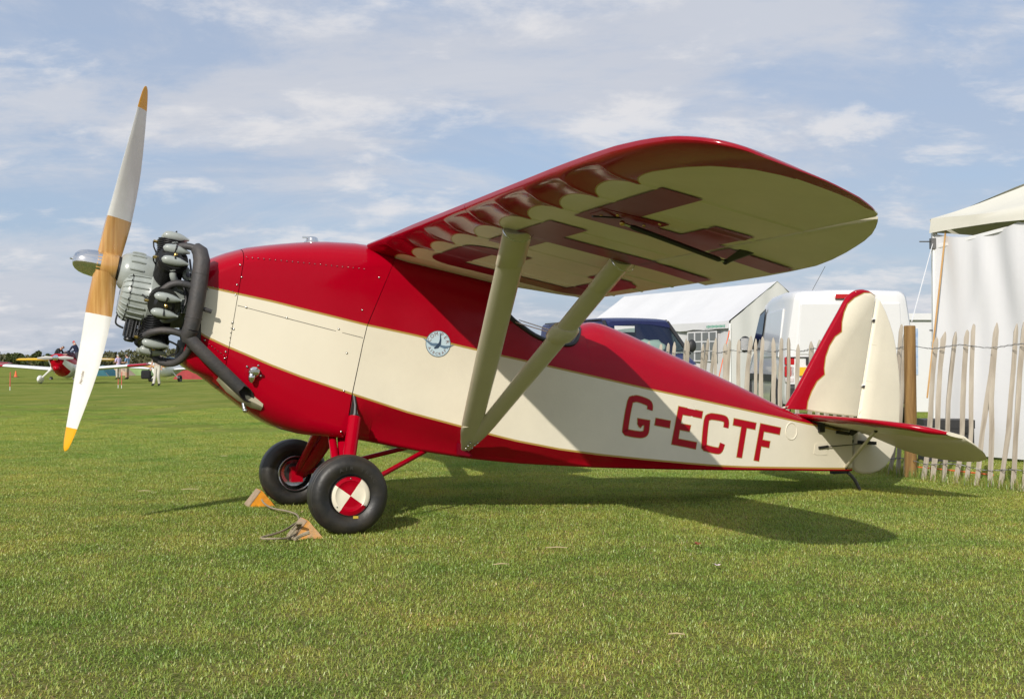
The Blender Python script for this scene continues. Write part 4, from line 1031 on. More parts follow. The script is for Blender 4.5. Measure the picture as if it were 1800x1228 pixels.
# tailplane and drooping elevators
TA = math.tan(R(12.0))
tz = lambda u: .528 - TA * (u - 3.216)
def tp_le(v): return 3.235 + .050 * (v / 1.0) + .40 * (max(0, v) / 1.075) ** 6
EH = 3.70; EZ = tz(EH)
for s_ in (1, -1):
    mb = MB(); up, lo = [], []
    vs = [0.0, .08, .16, .24, .32, .40, .48, .56, .64, .72, .80, .86, .91, .95, .98, 1.005, 1.02]
    for v in vs:
        le = tp_le(v); us = [le + (EH - le) * t for t in (0, .012, .04, .09, .18, .3, .5, .75, 1)]
        th = [0, .010, .016, .020, .023, .025, .026, .025, .022]; k = min(1, (EH - le) / .25)
        sgk = .006 * abs(math.sin(math.pi * v / .32))
        lo.append([Q(u, s_ * v, tz(u) - t * k + sgk * (t > .015)) for u, t in zip(us, th)]); up.append([Q(u, s_ * v, tz(u) + t * k) for u, t in zip(us, th)])
    mm = lambda i, j: 0 if j < 4 else 1
    mb.grid(up, mats=mm); mb.grid(lo, mats=mm); mb.grid([[a[-1], b[-1]] for a, b in zip(up, lo)], 1); mb.grid([[up[-1][i], lo[-1][i]] for i in range(9)], 1)
    mb.build('tailplane', [M['red_fab'], M['cream_fab']], AC, merge=1e-5)
    mb = MB(); up, lo = [], []; dr = math.tan(R(30))
    et = [(.06, 3.73), (.12, 3.82), (.22, 3.94), (.34, 4.00), (.5, 4.015), (.7, 4.012), (.85, 3.99), (.95, 3.95), (1.0, 3.90), (1.025, 3.85), (1.035, 3.80)]
    for v in [.06, .09, .12, .17, .22, .28, .34, .42, .5, .6, .7, .78, .85, .9, .95, .985, 1.01, 1.025, 1.035]:
        te = interp(v, et); h0 = EH + .004; us = [h0 + (te - h0) * t for t in (0, .06, .25, .5, .75, .93, 1)]
        kt = math.sqrt(max(.02, 1 - max(0, (v - .96) / .08) ** 2)); th = [q * kt for q in (.010, .021, .019, .014, .009, .005, .0)]
        f = lambda u: EZ - dr * (u - EH)
        lo.append([Q(u, s_ * v, f(u) - t) for u, t in zip(us, th)]); up.append([Q(u, s_ * v, f(u) + t) for u, t in zip(us, th)])
    mb.grid(up); mb.grid(lo); mb.grid([[a[0], b[0]] for a, b in zip(up, lo)])
    for e in (0, -1): mb.add(lo[e] + up[e][::-1], [tuple(range(14))])
    mb.build('elevator', M['cream_fab'], AC, merge=1e-5)
    mb = MB(); a_, b_ = Q(3.597, s_ * .045, .17), Q(3.545, s_ * .42, tz(3.545) - .02)
    mb.tube([a_, b_], .014, 12, 0, flat=(1, .6), ref=(1, 0, 0)); mb.ball(a_, .013, 1); mb.ball(b_, .014, 1); mb.build('tail_strut', [M['strut'], M['blackmet']], AC)
    mb = MB(); mb.tube([Q(3.34, s_ * (wf(3.34) + .006), .312), Q(3.42, s_ * (wf(3.42) + .01), .318)], .009, 8)
    mb.tube([Q(3.40, s_ * .095, .316), Q(3.74, s_ * .06, .327)], .0035, 6); mb.box(Q(3.77, s_ * .05, .332), (.12, .05, .022), 0, Matrix.Rotation(R(4), 3, 'Y'))
    mb.build('rudder_cable', M['blackmet'], AC)
    mb = MB(); mb.box(Q(3.545, s_ * .085, .405), (.09, .025, .022), 0, Matrix.Rotation(R(8), 3, 'Y')); mb.build('elevator_stop', M['blackmet'], AC, smooth=False); mb = MB()
    hh = [Q(3.585, s_ * .09, .395), Q(3.62, s_ * .09, .45), Q(3.69, s_ * .09, .43), Q(3.61, s_ * .09, .385)]
    mb.add(hh + [p + Q(0, s_ * .012, 0) for p in hh], [(0, 1, 2, 3), (7, 6, 5, 4), (0, 1, 5, 4), (1, 2, 6, 5), (2, 3, 7, 6), (3, 0, 4, 7)])
    mb.build('elevator_horn', M['blackmet'], AC, smooth=False)
for s_ in (1, -1): mb = MB(); mb.box(Q(3.36, s_ * .10, .445), (.045, .02, .06)); mb.build('tailplane_bracket', M['blackmet'], AC, smooth=False)
mb = MB(); mb.tube(catmull([Q(3.53, 0, .145), Q(3.60, 0, .138), Q(3.645, 0, .132), Q(3.70, 0, .085), Q(3.735, 0, .03), Q(3.75, 0, .004)], 4), .014, 10, flat=(1, .8)); mb.box(Q(3.57, 0, .135), (.1, .05, .018)); mb.ball(Q(3.648, .012, .12), .008)
mb.build('tail_skid', M['blackmet'], AC)

# ------------------------------------------------------------------ chocks, rope and litter by the wheels
def chock(px, d, w, h, ln, label, worn):
    x = (px - 900) / 2100 * d
    root = thing('wheel_chock', label, 'chock', (x, d, 0), R(22), 'wheel chocks joined by a rope')
    mb = MB(); prof = [(-w / 2, 0), (w / 2, 0), (w * .04, h), (-w * .04, h)]
    mb.prism(prof, lambda a, b, e: Vector((a + .003 * math.sin(b * 90 + e * 40), e, b)), -ln / 2, ln / 2)
    mb.build('body', M['chock'] if not worn else mat('flaking_orange_paint', (.78, .30, .015), .8, c2=(.50, .36, .22), vscale=11, bump=.25, bscale=45), root, smooth=False)
    mb = MB(); prof2 = [(-w * .51, .002), (-w * .46, .002), (-w * .035, h * .99), (-w * .045, h * 1.03)]
    mb.prism(prof2, lambda a, b, e: Vector((a, e, b)), -ln / 2 - .002, ln / 2 + .002)
    mb.build('bare_face', M['chockwood'], root, smooth=False)
    return root
chock(457, 7.33, .165, .095, .15, 'orange painted wooden wheel chock in front of the far wheel', False)
chock(537, 5.99, .160, .090, .14, 'worn wooden wheel chock with flaking orange paint in front of the near wheel', True)
def gpt(px, py, z=0.026): 
    d = 2100 * (CAM_H - z) / (py - 638.0); return Vector(((px - 900) / 2100 * d, d, z))
mb = MB()
rp = [gpt(461, 877, .05), gpt(466, 884, .03), gpt(480, 892), gpt(505, 897), gpt(522, 903), gpt(526, 913), gpt(515, 922), gpt(500, 931), gpt(480, 938), gpt(464, 942), gpt(463, 945), gpt(490, 945), gpt(507, 943, .02), gpt(522, 925, .065), gpt(530, 921, .07)]
mb.tube(catmull(rp, 6), .0055, 6)
mb.tube(catmull([gpt(519, 946, .02), gpt(530, 940, .03), gpt(545, 934, .045)], 5), .009, 6)
for k in range(4): mb.tube(catmull([gpt(506 + 3 * k, 945, .012), gpt(514 + 3 * k, 930, .045), gpt(524 + 2.4 * k, 918, .088)], 4), .006, 6)
tag(mb.build('chock_rope', M['rope']), 'pale hemp rope looped on the grass between the two chocks', 'rope')
lit_me = None
for i, (px, py, ln, c) in enumerate(((978, 961, .10, 'straw'), (1188, 1112, .05, 'straw'), (880, 990, .06, 'straw'), (1222, 955, .03, 'leaf'), (1258, 992, .02, 'petal'), (335, 859, .12, 'straw'), (255, 862, .09, 'straw'), (395, 801, .06, 'straw'))):
    p = gpt(px, py, .022); mb = MB(); a = random.uniform(-.5, .5)
    if c == 'straw':
        mb.tube([p - Vector((ln / 2, .02 * a, 0)), p + Vector((0, 0, .004)), p + Vector((ln / 2, .02 * a, .002))], [.002, .0030, .0015], 6, flat=(1, .5))
        o = mb.build('straw_stalk', mat('dry_straw', (.40, .32, .18), .8)); lb = ['long pale straw lying on the grass below the letters', 'short dry straw alone in the nearest grass', 'thin dry straw on the grass near the long pale straw', 0, 0, 'long dry stalk on the grass beside the propeller shadow', 'thin stalk on open grass beyond the propeller shadow', 'short straw on the grass under the exhaust'][i]
        tag(o, lb, 'straw', 'straw stalks lying on the grass')
    else:
        m_ = mat('dry_brown_leaf' if c == 'leaf' else 'pale_clover_flower', (.24, .07, .03) if c == 'leaf' else (.62, .50, .48), .8)
        for k in range(4):
            b = a + k * 1.6; q = p + Vector((math.cos(b), math.sin(b), .3)) * ln * .5; s_ = Vector((-math.sin(b), math.cos(b), .4)) * ln * .35
            mb.add([p, q + s_, q + (q - p) * .9, q - s_], [(0, 1, 2, 3)])
        o = mb.build('dead_leaf' if c == 'leaf' else 'clover_flower', m_, smooth=False)
        tag(o, 'small curled brown leaf on the grass below the letters' if c == 'leaf' else 'tiny pale clover flower head in the open grass', 'leaf' if c == 'leaf' else 'flower')

# ------------------------------------------------------------------ chestnut paling fence
FP = [(3.90, 7.05), (3.46, 8.16), (3.03, 9.1), (2.62, 11.0), (2.05, 12.8), (1.60, 14.3), (1.0, 16.0), (.2, 18.0), (-.6, 19.6)]
FPc = catmull([(a, b, 0) for a, b in FP], 40)
acc = [0.0]
for a, b in zip(FPc, FPc[1:]): acc.append(acc[-1] + (b - a).length)
def fpos(s_):
    for i in range(len(acc) - 1):
        if s_ <= acc[i + 1]:
            t = (s_ - acc[i]) / (acc[i + 1] - acc[i]); return FPc[i].lerp(FPc[i + 1], t), (FPc[i + 1] - FPc[i]).normalized()
    return FPc[-1], (FPc[-1] - FPc[-2]).normalized()
p0, _ = fpos(0)
fence = thing('paling_fence', 'weathered split chestnut paling fence wired to one brown post', 'fence', (p0.x, p0.y, 0))
rgf = random.Random(11)
def pale_mesh(seed):
    rg_ = random.Random(seed); mb = MB(); rows = []; h = rg_.uniform(1.09, 1.17); w = rg_.uniform(.017, .024); bx_, by_ = rg_.uniform(-.014, .014), rg_.uniform(-.01, .01)
    kx = rg_.uniform(-.03, .03)
    zs_ = [-.04, .18, .40, .62, .84, h - .05, h]
    for i, z in enumerate(zs_):
        t = z / h; k = w * rg_.uniform(.86, 1.12) * (1 if i < 6 else rg_.uniform(.35, .8))
        ox = bx_ * math.sin(3.1 * t) + kx * math.sin(6 * t) * .4 + rg_.uniform(-.004, .004); oy = by_ * math.sin(2.6 * t + 1)
        d = .012 * rg_.uniform(.8, 1.2) * (1 if i < 6 else .7)
        rows.append([(ox - k, oy - d * .6, z), (ox - k * .2, oy - d, z + (.01 if i == 6 else 0)), (ox + k, oy - d * .5, z - (.012 if i == 6 else 0)), (ox + k * .8, oy + d, z), (ox - k * .7, oy + d, z)])
    mb.grid(rows, closed=True); mb.add(rows[-1], [(0, 1, 2, 3, 4)])
    return mb.mesh('pale', M['pale'], smooth=True, angle=35)
pales = [pale_mesh(100 + i) for i in range(24)]
s_ = 0.0; POST_S = min(range(len(FPc)), key=lambda i: (FPc[i] - Vector((3.03, 9.1, 0))).length); POST_S = acc[POST_S]
i = 0
while s_ < acc[-1] - .05:
    if abs(s_ - POST_S) < .045: s_ += .03; continue
    p, t = fpos(s_); o = bpy.data.objects.new('pale', pales[rgf.randrange(24)]); col.objects.link(o); o.parent = fence
    o.location = (p.x - p0.x, p.y - p0.y, gz(p.x, p.y) - .02)
    lean = R(rgf.gauss(4.2, 1.6)) if p.y < 10.2 else R(rgf.gauss(4, 3))
    if p.y > 10.2: lean = R(rgf.gauss(3, 1.8))
    yaw = math.atan2(t.y, t.x)
    o.rotation_euler = (Matrix.Rotation(lean, 3, 'Y') @ Matrix.Rotation(rgf.uniform(-.45, .45), 3, 'Z')).to_euler()
    o.scale = (rgf.uniform(.85, 1.15), 1, rgf.uniform(.96, 1.03))
    s_ += rgf.uniform(.092, .124) if p.y < 9.3 else rgf.uniform(.15, .18); i += 1
for zz_, nm in ((.99, 0), (.13, 1)):
    for k in range(2):
        mb = MB(); pth = []
        q = 0.0; j = 0
        while q < acc[-1]:
            p, t = fpos(q); nrm = Vector((-t.y, t.x, 0)); sgn = 1 if (j + k) % 2 else -1
            pth.append(Vector((p.x - p0.x + .05 * (zz_ - .2) + 0, p.y - p0.y, gz(p.x, p.y) + zz_ + .012 * math.sin(j * .7) + .004 * sgn)) + nrm * .017 * sgn); q += .06; j += 1
        mb.tube(pth, .0022, 5); mb.build('fence_wire', M['wire'], fence)
mb = MB(); pp = Vector((3.03 - p0.x, 9.1 - p0.y, 0))
mb.tube([pp + Vector((0, 0, -.05)), pp + Vector((.003, 0, .5)), pp + Vector((0, 0, 1.145)), pp + Vector((0, 0, 1.155))], [.046, .045, .043, .040], 16); mb.build('fence_post', M['post'], fence)
mb = MB(); mb.box(pp + Vector((-.005, -.047, .345)), (.075, .004, .025), 0, Matrix.Rotation(R(-18), 3, 'Y')); mb.box(pp + Vector((.002, -.05, .315)), (.03, .006, .025), 1)
mb.box(pp + Vector((.012, -.046, .33)), (.05, .004, .016), 0, Matrix.Rotation(R(25), 3, 'Y'))
mb.build('ratchet_strap', [M['orange'], mat('blue_tag', (.03, .16, .50), .5)], fence)
rgl = random.Random(5); V, F, TT_ = [], [], []                     # longer uncut grass along the foot of the fence
for k in range(5200):
    q = rgl.uniform(0, acc[-1] * .55); p, t = fpos(q); nrm = Vector((-t.y, t.x, 0)); p = p + nrm * rgl.gauss(0, .05)
    h = rgl.uniform(.03, .11); a = rgl.uniform(0, 6.28); ln_ = rgl.uniform(.1, .7); w_ = rgl.uniform(.0012, .0022); c_ = (rgl.uniform(.16, .26), rgl.uniform(.23, .32), rgl.uniform(.04, .07)) if rgl.random() > .15 else (.42, .36, .18)
    o_ = len(V); z_ = gz(p.x, p.y); d_ = Vector((math.cos(a), math.sin(a), 0)); e_ = Vector((math.cos(a + 1.5), math.sin(a + 1.5), 0)) * w_
    for f_ in (0, .55): c0_ = p + d_ * (h * f_ * f_ * ln_) + Vector((0, 0, z_ + h * f_)); V += [tuple(c0_ - e_), tuple(c0_ + e_)]
    V.append(tuple(p + d_ * (h * ln_) + Vector((0, 0, z_ + h * .95)))); F += [(o_, o_ + 1, o_ + 3, o_ + 2), (o_ + 2, o_ + 3, o_ + 4)]; TT_ += [c_] * 5
me = bpy.data.meshes.new('long_grass'); me.from_pydata(V, [], F); me.materials.append(GRASS)
at_ = me.color_attributes.new('tint', 'FLOAT_COLOR', 'POINT'); at_.data.foreach_set('color', [x_ for c_ in TT_ for x_ in (*c_, 1)])
lg = bpy.data.objects.new('long_grass', me); col.objects.link(lg); tag(lg, 'longer uncut grass growing along the foot of the fence', 'grass', kind='stuff')
mb = MB(); mb.tube([(3.25, 9.75, .03), (3.42, 9.45, .03), (3.62, 9.0, .03)], .006, 6); tag(mb.build('ground_cord', M['orange']), 'orange cord lying on the grass behind the fence', 'cord')

# ------------------------------------------------------------------ gazebo at the right edge
g0 = Vector((4.0, 11.3, 0)); ga = Vector((.48, -.877, 0)); gb = Vector((.877, .48, 0)); GS = 3.0; GH = 2.10
gaz = thing('gazebo', 'white pop up gazebo with hanging side sheet behind the fence', 'gazebo', g0)
corners = [Vector((0, 0, 0)), ga * GS, ga * GS + gb * GS, gb * GS]
for c_ in corners:
    mb = MB(); mb.box(c_ + Vector((0, 0, GH / 2)), (.045, .045, GH)); mb.box(c_ + Vector((0, 0, .006)), (.09, .09, .012)); mb.box(c_ + Vector((0, 0, 1.05)), (.056, .056, .05)); mb.build('gazebo_leg', M['whitepole'], gaz)
mb = MB(); apex = (ga + gb) * GS / 2 + Vector((0, 0, 3.0))
for e in range(4):
    a_, b_ = corners[e], corners[(e + 1) % 4]; rows = []
    outw = ((a_ + b_) / 2 - (ga + gb) * GS / 2).normalized()
    for t in range(13):
        k = t / 12; p = a_.lerp(b_, k); sg_ = .03 * math.sin(math.pi * k)
        edge = p + Vector((0, 0, 2.235 - sg_)) + outw * (.04 + .012 * math.sin(k * 17 + e))
        low = p + Vector((0, 0, 2.095 + .015 * math.sin(k * 9 + e * 2) + .02 * math.sin(math.pi * k))) + outw * (.05 + .02 * math.sin(k * 23 + 1))
        rows.append([low, (low + edge) / 2 + outw * .012 * math.sin(k * 31), edge] + [edge.lerp(apex, q) + Vector((0, 0, -.10 * math.sin(math.pi * q) * math.sin(math.pi * k) ** .6 - .03 * math.sin(k * 14 + 6 * q) * (1 - q))) for q in (.04, .1, .2, .35, .5, .7, .85, 1)])
    mb.grid(rows)
mb.build('canopy', M['canvas_cream'], gaz, merge=1e-4, angle=50)
mb = MB(); rows = []                                              # hung sheet with slack top edge and folds
for t in range(61):
    k = t / 60; p = ga * (GS * (.008 + .985 * k)); drop = .085 * abs(math.sin(math.pi * (k * 3.0 + .05))) ** .8 - .03
    row = []
    for j in range(41):
        q = j / 40; z = .03 + (2.08 - drop - .03) * q
        fold = .03 * math.sin(k * 9 + q * 5) * (q * (1 - q) * 2 + .1) + .022 * math.exp(-((k * GS - .25 - .30 * q) / .08) ** 2) * math.sin(math.pi * q) - .03 * math.exp(-((k * GS - .62 - .55 * (1 - q)) / .12) ** 2) * q + .012 * math.sin(k * 60 + 3 * q) * q
        row.append(p - gb * (fold + .02) + Vector((0, 0, z)))
    rows.append(row)
mb.grid(rows); mb.build('side_sheet', M['sheet'], gaz, angle=60)
mb = MB(); mb.box(ga * .55 + Vector((0, 0, 2.03)) , (.025, 1.1, .03), 0, Matrix.Rotation(math.atan2(ga.y, ga.x) - math.pi / 2, 3, 'Z') @ Matrix.Rotation(R(7), 3, 'X')); mb.build('truss_bar', M['whitepole'], gaz)
mb = MB(); mb.box((-.01, -.01, 2.0), (.06, .06, .10)); mb.tube([(-.14, 0, 2.02), (0, 0, 2.02)], .006, 6); mb.build('leg_clamp', M['wire'], gaz)
mb = MB(); mb.tube([(-.05, 0, 1.18), (.06, -.03, 1.18)], .007, 6); mb.build('sheet_hook', M['wire'], gaz)
mb = MB(); a_, b_ = Vector((4.06, 11.16, 2.12)), Vector((3.82, 11.0, .55))
mb.tube([a_, a_.lerp(b_, .3), b_], .018, 4, flat=(1, .45)); tag(mb.build('wooden_lath', M['lath'], smooth=False), 'long thin tan wooden lath leaning against the gazebo corner', 'lath')
mb = MB(); mb.tube([(3.98, 11.28, 2.0), (3.06, 9.14, 1.19)], .004, 5); tag(mb.build('guy_rope', M['whitepole']), 'thin white guy rope from the gazebo corner to the fence post', 'rope')
def case(loc, dims, rz, label):
    root = thing('equipment_case', label, 'case', loc, rz)
    mb = MB(); mb.box((0, 0, dims[2] * .4), (dims[0], dims[1], dims[2] * .8)); mb.build('body', M['plastic'], root, smooth=False)
    mb = MB(); mb.box((0, 0, dims[2] * .9 + .002), (dims[0] * 1.03, dims[1] * 1.03, dims[2] * .2)); mb.build('lid', M['plastic'], root, smooth=False)
    for k in (-1, 1): mb = MB(); mb.box((k * dims[0] * .3, -dims[1] * .53, dims[2] * .78), (.05, .02, .06)); mb.build('latch', M['blackmet'], root, smooth=False)
case((3.86, 10.65, 0), (.42, .30, .37), R(-8), 'black plastic equipment case on the grass before the gazebo')

# ------------------------------------------------------------------ vans
def rrect(w, zb, zt, r_, tumble, n=5):
    """half section of a body: bottom to top, port side (x > 0)"""
    p = [(0, zb), (w * .8, zb), (w * .97, zb + .05), (w, zb + .18), (w * 1.0, zb + (zt - zb) * .48)]
    wt = w - tumble
    for k in range(n + 1):
        a = math.pi / 2 * k / n; p.append((wt - r_ + r_ * math.cos(a), zt - r_ + r_ * math.sin(a)))
    return p + [(wt * .4, zt + .012), (0, zt + .015)]
def body_loft(mb, stations, m_=0):
    rows = []
    for y_, w, zb, zt, r_, tm in stations:
        h = rrect(w, zb, zt, r_, tm); rows.append([Vector((x, y_, z)) for x, z in h] + [Vector((-x, y_, z)) for x, z in h[::-1][1:-1]])
    mb.grid(rows, m_, closed=True); n = len(rows[0]); mb.add(rows[0], [tuple(range(n))], m_); mb.add(rows[-1], [tuple(range(n))], m_)
def road_wheel(x, y_, r_, root, s__):
    mb = MB(); mb.lathe([(-.09, r_ * .6), (-.10, r_ * .9), (-.07, r_), (.07, r_), (.10, r_ * .9), (.09, r_ * .62)], (x, y_, r_), (s__, 0, 0), 28); w = mb.build('wheel', M['rubber'], root)
    mb = MB(); mb.lathe([(.07, r_ * .62), (.085, r_ * .6), (.06, r_ * .45), (.08, r_ * .2), (.085, 0)], (x, y_, r_), (s__, 0, 0), 24); mb.build('rim', M['steel'], w)
# white van, back doors towards us; local +y is forwards
wv = thing('parked_van', 'white panel van seen from behind on the far side of the fence', 'van', (4.53, 16.0, gz(4.5, 16)), R(-3.5))
mb = MB()
body_loft(mb, [(0, .78, .34, 1.78, .12, .10), (.03, .84, .30, 1.83, .13, .10), (.10, .87, .27, 1.85, .13, .10), (.9, .895, .25, 1.875, .13, .11), (1.9, .895, .25, 1.87, .13, .11), (2.5, .895, .25, 1.83, .14, .13), (2.75, .895, .25, 1.74, .15, .16), (3.1, .89, .25, 1.42, .16, .16), (3.42, .885, .25, 1.08, .12, .06), (3.9, .86, .25, .98, .12, .05), (4.2, .80, .27, .86, .12, .04), (4.32, .70, .32, .70, .1, .03)])
mb.build('body', M['vanwhite'], wv, merge=1e-4, angle=40)
for s__ in (-1, 1):
    mb = MB(); rows = []
    pnl = [(-.70 if s__ < 0 else .03, .98), (-.03 if s__ < 0 else .70, .98), (-.03 if s__ < 0 else .66, 1.68), (-.66 if s__ < 0 else .03, 1.68)]
    mb.prism(pnl, lambda x, z, d: Vector((x, d - .002 * (z > 1.2), z)), -.012, .03); ob = mb.build('rear_door', M['vanwhite'], wv, smooth=False)
    bv = ob.modifiers.new('bevel', 'BEVEL'); bv.width = .02; bv.segments = 3
    mb = MB(); mb.box((s__ * .80, .035, .76), (.13, .07, .15), 0); mb.box((s__ * .80, .03, .90), (.13, .07, .11), 0); mb.box((s__ * .80, .03, .645), (.12, .07, .07), 1); ob = mb.build('tail_lamp', [M['lampred'], M['lampclear']], wv, smooth=False)
    bv = ob.modifiers.new('bevel', 'BEVEL'); bv.width = .015; bv.segments = 2
    # side glazing and mouldings
    mb = MB(); win = [(2.02, 1.10), (2.92, 1.12), (2.58, 1.60), (2.06, 1.66)]
    mb.add([Vector((s__ * (.897 - .14 * max(0, z - 1.05)), y_, z)) for y_, z in offset_poly(win, .035)], [(0, 1, 2, 3)], 1); mb.add([Vector((s__ * (.904 - .14 * max(0, z - 1.05)), y_, z)) for y_, z in win], [(0, 1, 2, 3)], 0); mb.build('front_window', [M['darkglass'], M['plastic']], wv, smooth=False)
    mb = MB(); mb.prism([(.35, .95), (1.85, .95), (1.85, 1.62), (.42, 1.62)], lambda y_, z, d: Vector((s__ * (.893 - .13 * max(0, z - 1.0) + d), y_, z)), -.02, .010); ob = mb.build('side_panel', M['vanwhite'], wv, smooth=False); bv = ob.modifiers.new('bevel', 'BEVEL'); bv.width = .012; bv.segments = 2
    mb = MB(); mb.box((s__ * .90, 1.9, .66), (.02, 2.6, .10)); mb.build('side_moulding', M['plastic'], wv, smooth=False)
    mb = MB(); mb.ball((s__ * 1.02, 2.82, 1.17), (.10, .07, .13), 0); mb.box((s__ * .93, 2.84, 1.12), (.10, .05, .04), 0); mb.box((s__ * 1.02, 2.755, 1.17), (.15, .01, .19), 1); mb.build('door_mirror', [M['plastic'], M['polish']], wv)
    for y_ in (.62, 3.30):
        mb = MB(); arch = [(y_ + .37 * math.cos(R(a)), .30 + .37 * math.sin(R(a))) for a in range(0, 181, 15)]
        mb.prism(arch, lambda a, b, d: Vector((s__ * d, a, b)), .86, .902); mb.build('wheel_arch', M['plastic'], wv, smooth=False); road_wheel(s__ * .83, y_, .31, wv, s__)
mb = MB(); mb.box((0, -.035, .46), (1.70, .14, .26)); ob = mb.build('rear_bumper', M['plastic'], wv, smooth=False); bv = ob.modifiers.new('bevel', 'BEVEL'); bv.width = .05; bv.segments = 3
mb = MB(); mb.box((-.05, -.02, 1.765), (.30, .05, .055)); mb.build('high_brake_lamp', M['lampred'], wv, smooth=False)
mb = MB(); mb.box((0, -.016, .95), (1.7, .012, .012), 0); mb.box((-.0, -.017, 1.3), (.012, .012, .95), 0); mb.build('door_gap', M['seam'], wv, smooth=False)
mb = MB(); mb.box((-.42, -.022, .90), (.34, .03, .09), 0); mb.build('plate_recess', M['plastic'], wv, smooth=False)
mb = MB(); mb.box((-.42, -.03, .76), (.52, .015, .115), 0); mb.build('number_plate', M['plate'], wv, smooth=False)
mb = MB(); mb.tube([(-.15, 2.2, 1.86), (.05, 1.9, 2.32)], .004, 5); mb.build('aerial', M['wire'], wv)

# navy van facing us; local +y is forwards
hd = Vector((1.65, -4.4)).normalized()
bv_root = thing('parked_van', 'navy blue van with white sacks behind its windscreen beside the marquee', 'van', (2.62, 28.2, gz(2.6, 28)), math.atan2(hd.y, hd.x) - math.pi / 2)
mb = MB()
body_loft(mb, [(-3.2, .80, .40, 1.86, .10, .08), (-3.15, .88, .36, 1.93, .12, .08), (-1.0, .95, .30, 1.97, .12, .10), (.3, .95, .30, 1.97, .12, .12), (.75, .95, .30, 1.93, .12, .15), (.85, .95, .30, 1.88, .12, .16)])
mb.build('body', M['vanblue'], bv_root, merge=1e-4, angle=40)
mb = MB(); body_loft(mb, [(.8, .95, .30, 1.16, .10, .05), (1.5, .95, .30, 1.15, .12, .06), (1.75, .93, .30, 1.10, .14, .08), (2.1, .88, .32, .98, .14, .08), (2.3, .78, .36, .80, .14, .06)]); mb.build('bonnet', M['vanblue'], bv_root, merge=1e-4, angle=40)
def wsp(x, t): # point on the raked windscreen
    return Vector((x * (.90 - .10 * t), 1.62 - .80 * t - .10 * abs(x) ** 2, 1.15 + .70 * t))
mb = MB(); mb.grid([[wsp(x / 6, t) for x in range(-6, 7)] for t in (0, .25, .5, .75, 1)]); mb.build('windscreen', M['glass'], bv_root)
for s__ in (-1, 1):
    mb = MB(); mb.tube([wsp(s__ * 1.02, -.02) , wsp(s__ * 1.02, .5), wsp(s__ * 1.02, 1.04)], .045, 8, 0); mb.build('windscreen_pillar', M['plastic'], bv_root)
    mb = MB(); mb.add([Vector((s__ * (.953 - .13 * max(0, z - 1.1) ), y_, z)) for y_, z in [(.10, 1.20), (1.50, 1.17), (.86, 1.76), (.14, 1.78)]], [(0, 1, 2, 3)]); mb.build('side_window', M['darkglass'], bv_root, smooth=False)
    mb = MB(); mb.prism([(-2.9, 1.15), (-.45, 1.15), (-.45, 1.80), (-2.9, 1.80)], lambda y_, z, d: Vector((s__ * (.948 - .12 * max(0, z - 1.1) + d), y_, z)), -.02, .014); ob = mb.build('side_panel', M['vanblue'], bv_root, smooth=False); b_ = ob.modifiers.new('bevel', 'BEVEL'); b_.width = .012; b_.segments = 2
    mb = MB(); mb.box((s__ * .835, -1.1, 1.925), (.03, 3.4, .025)); mb.build('roof_rail', M['plastic'], bv_root, smooth=False)
    mb = MB(); mb.ball((s__ * 1.12, 1.30, 1.32), (.11, .07, .15), 0); mb.box((s__ * 1.0, 1.28, 1.25), (.15, .04, .04), 0); mb.build('door_mirror', M['plastic'], bv_root)
    mb = MB(); mb.box((s__ * .70, 2.16, .80), (.28, .25, .18)); mb.build('headlamp', M['lampclear'], bv_root, smooth=False)
    mb = MB(); mb.tube([wsp(s__ * .5, .02) + Vector((0, .02, .01)), wsp(s__ * .95, .10) + Vector((0, .02, .01))], .008, 5); mb.build('wiper', M['plastic'], bv_root)
    for y_ in (-2.1, 1.5): road_wheel(s__ * .87, y_, .33, bv_root, s__)
mb = MB(); mb.box((0, 1.2, 1.0), (1.6, .7, .1)); mb.box((0, .1, 1.3), (1.7, .04, 1.1)); mb.box((.45, .45, 1.2), (.45, .14, .7)); mb.box((-.45, .45, 1.2), (.45, .14, .7)); mb.build('dashboard_and_seats', M['plastic'], bv_root, smooth=False)
mb = MB(); mb.box((.42, .95, 1.70), (.5, .02, .14)); mb.build('sun_visor', M['canvas'], bv_root, smooth=False)
mb = MB(); mb.box((0, 2.32, .5), (1.5, .1, .3)); mb.build('front_bumper', M['plastic'], bv_root, smooth=False)
Mb = bv_root.matrix_basis
def lump(name, loc, r_, label, seed):
    rg_ = random.Random(seed); mb = MB(); mb.ball((0, 0, 0), r_, n=18, k=12)
    mb.v = [tuple(Vector(p) * (1 + .10 * math.sin(p[0] * 21 + seed) * math.cos(p[2] * 17 + p[1] * 9) + .05 * math.sin(p[1] * 40))) for p in mb.v]
    o = mb.build(name, mat('pale_sack', (.62, .68, .64), .7)); o.location = bv_root.location + Matrix.Rotation(bv_root.rotation_euler.z, 3, 'Z') @ Vector(loc)
    tag(o, label, 'sack', 'white sacks behind the van windscreen')
lump('white_sack', (-.12, 1.12, 1.26), (.40, .17, .20), 'large white sack behind the navy van windscreen', 1)
lump('white_sack', (.58, 1.10, 1.24), (.19, .15, .18), 'small white sack at the driver side of the navy van windscreen', 2)

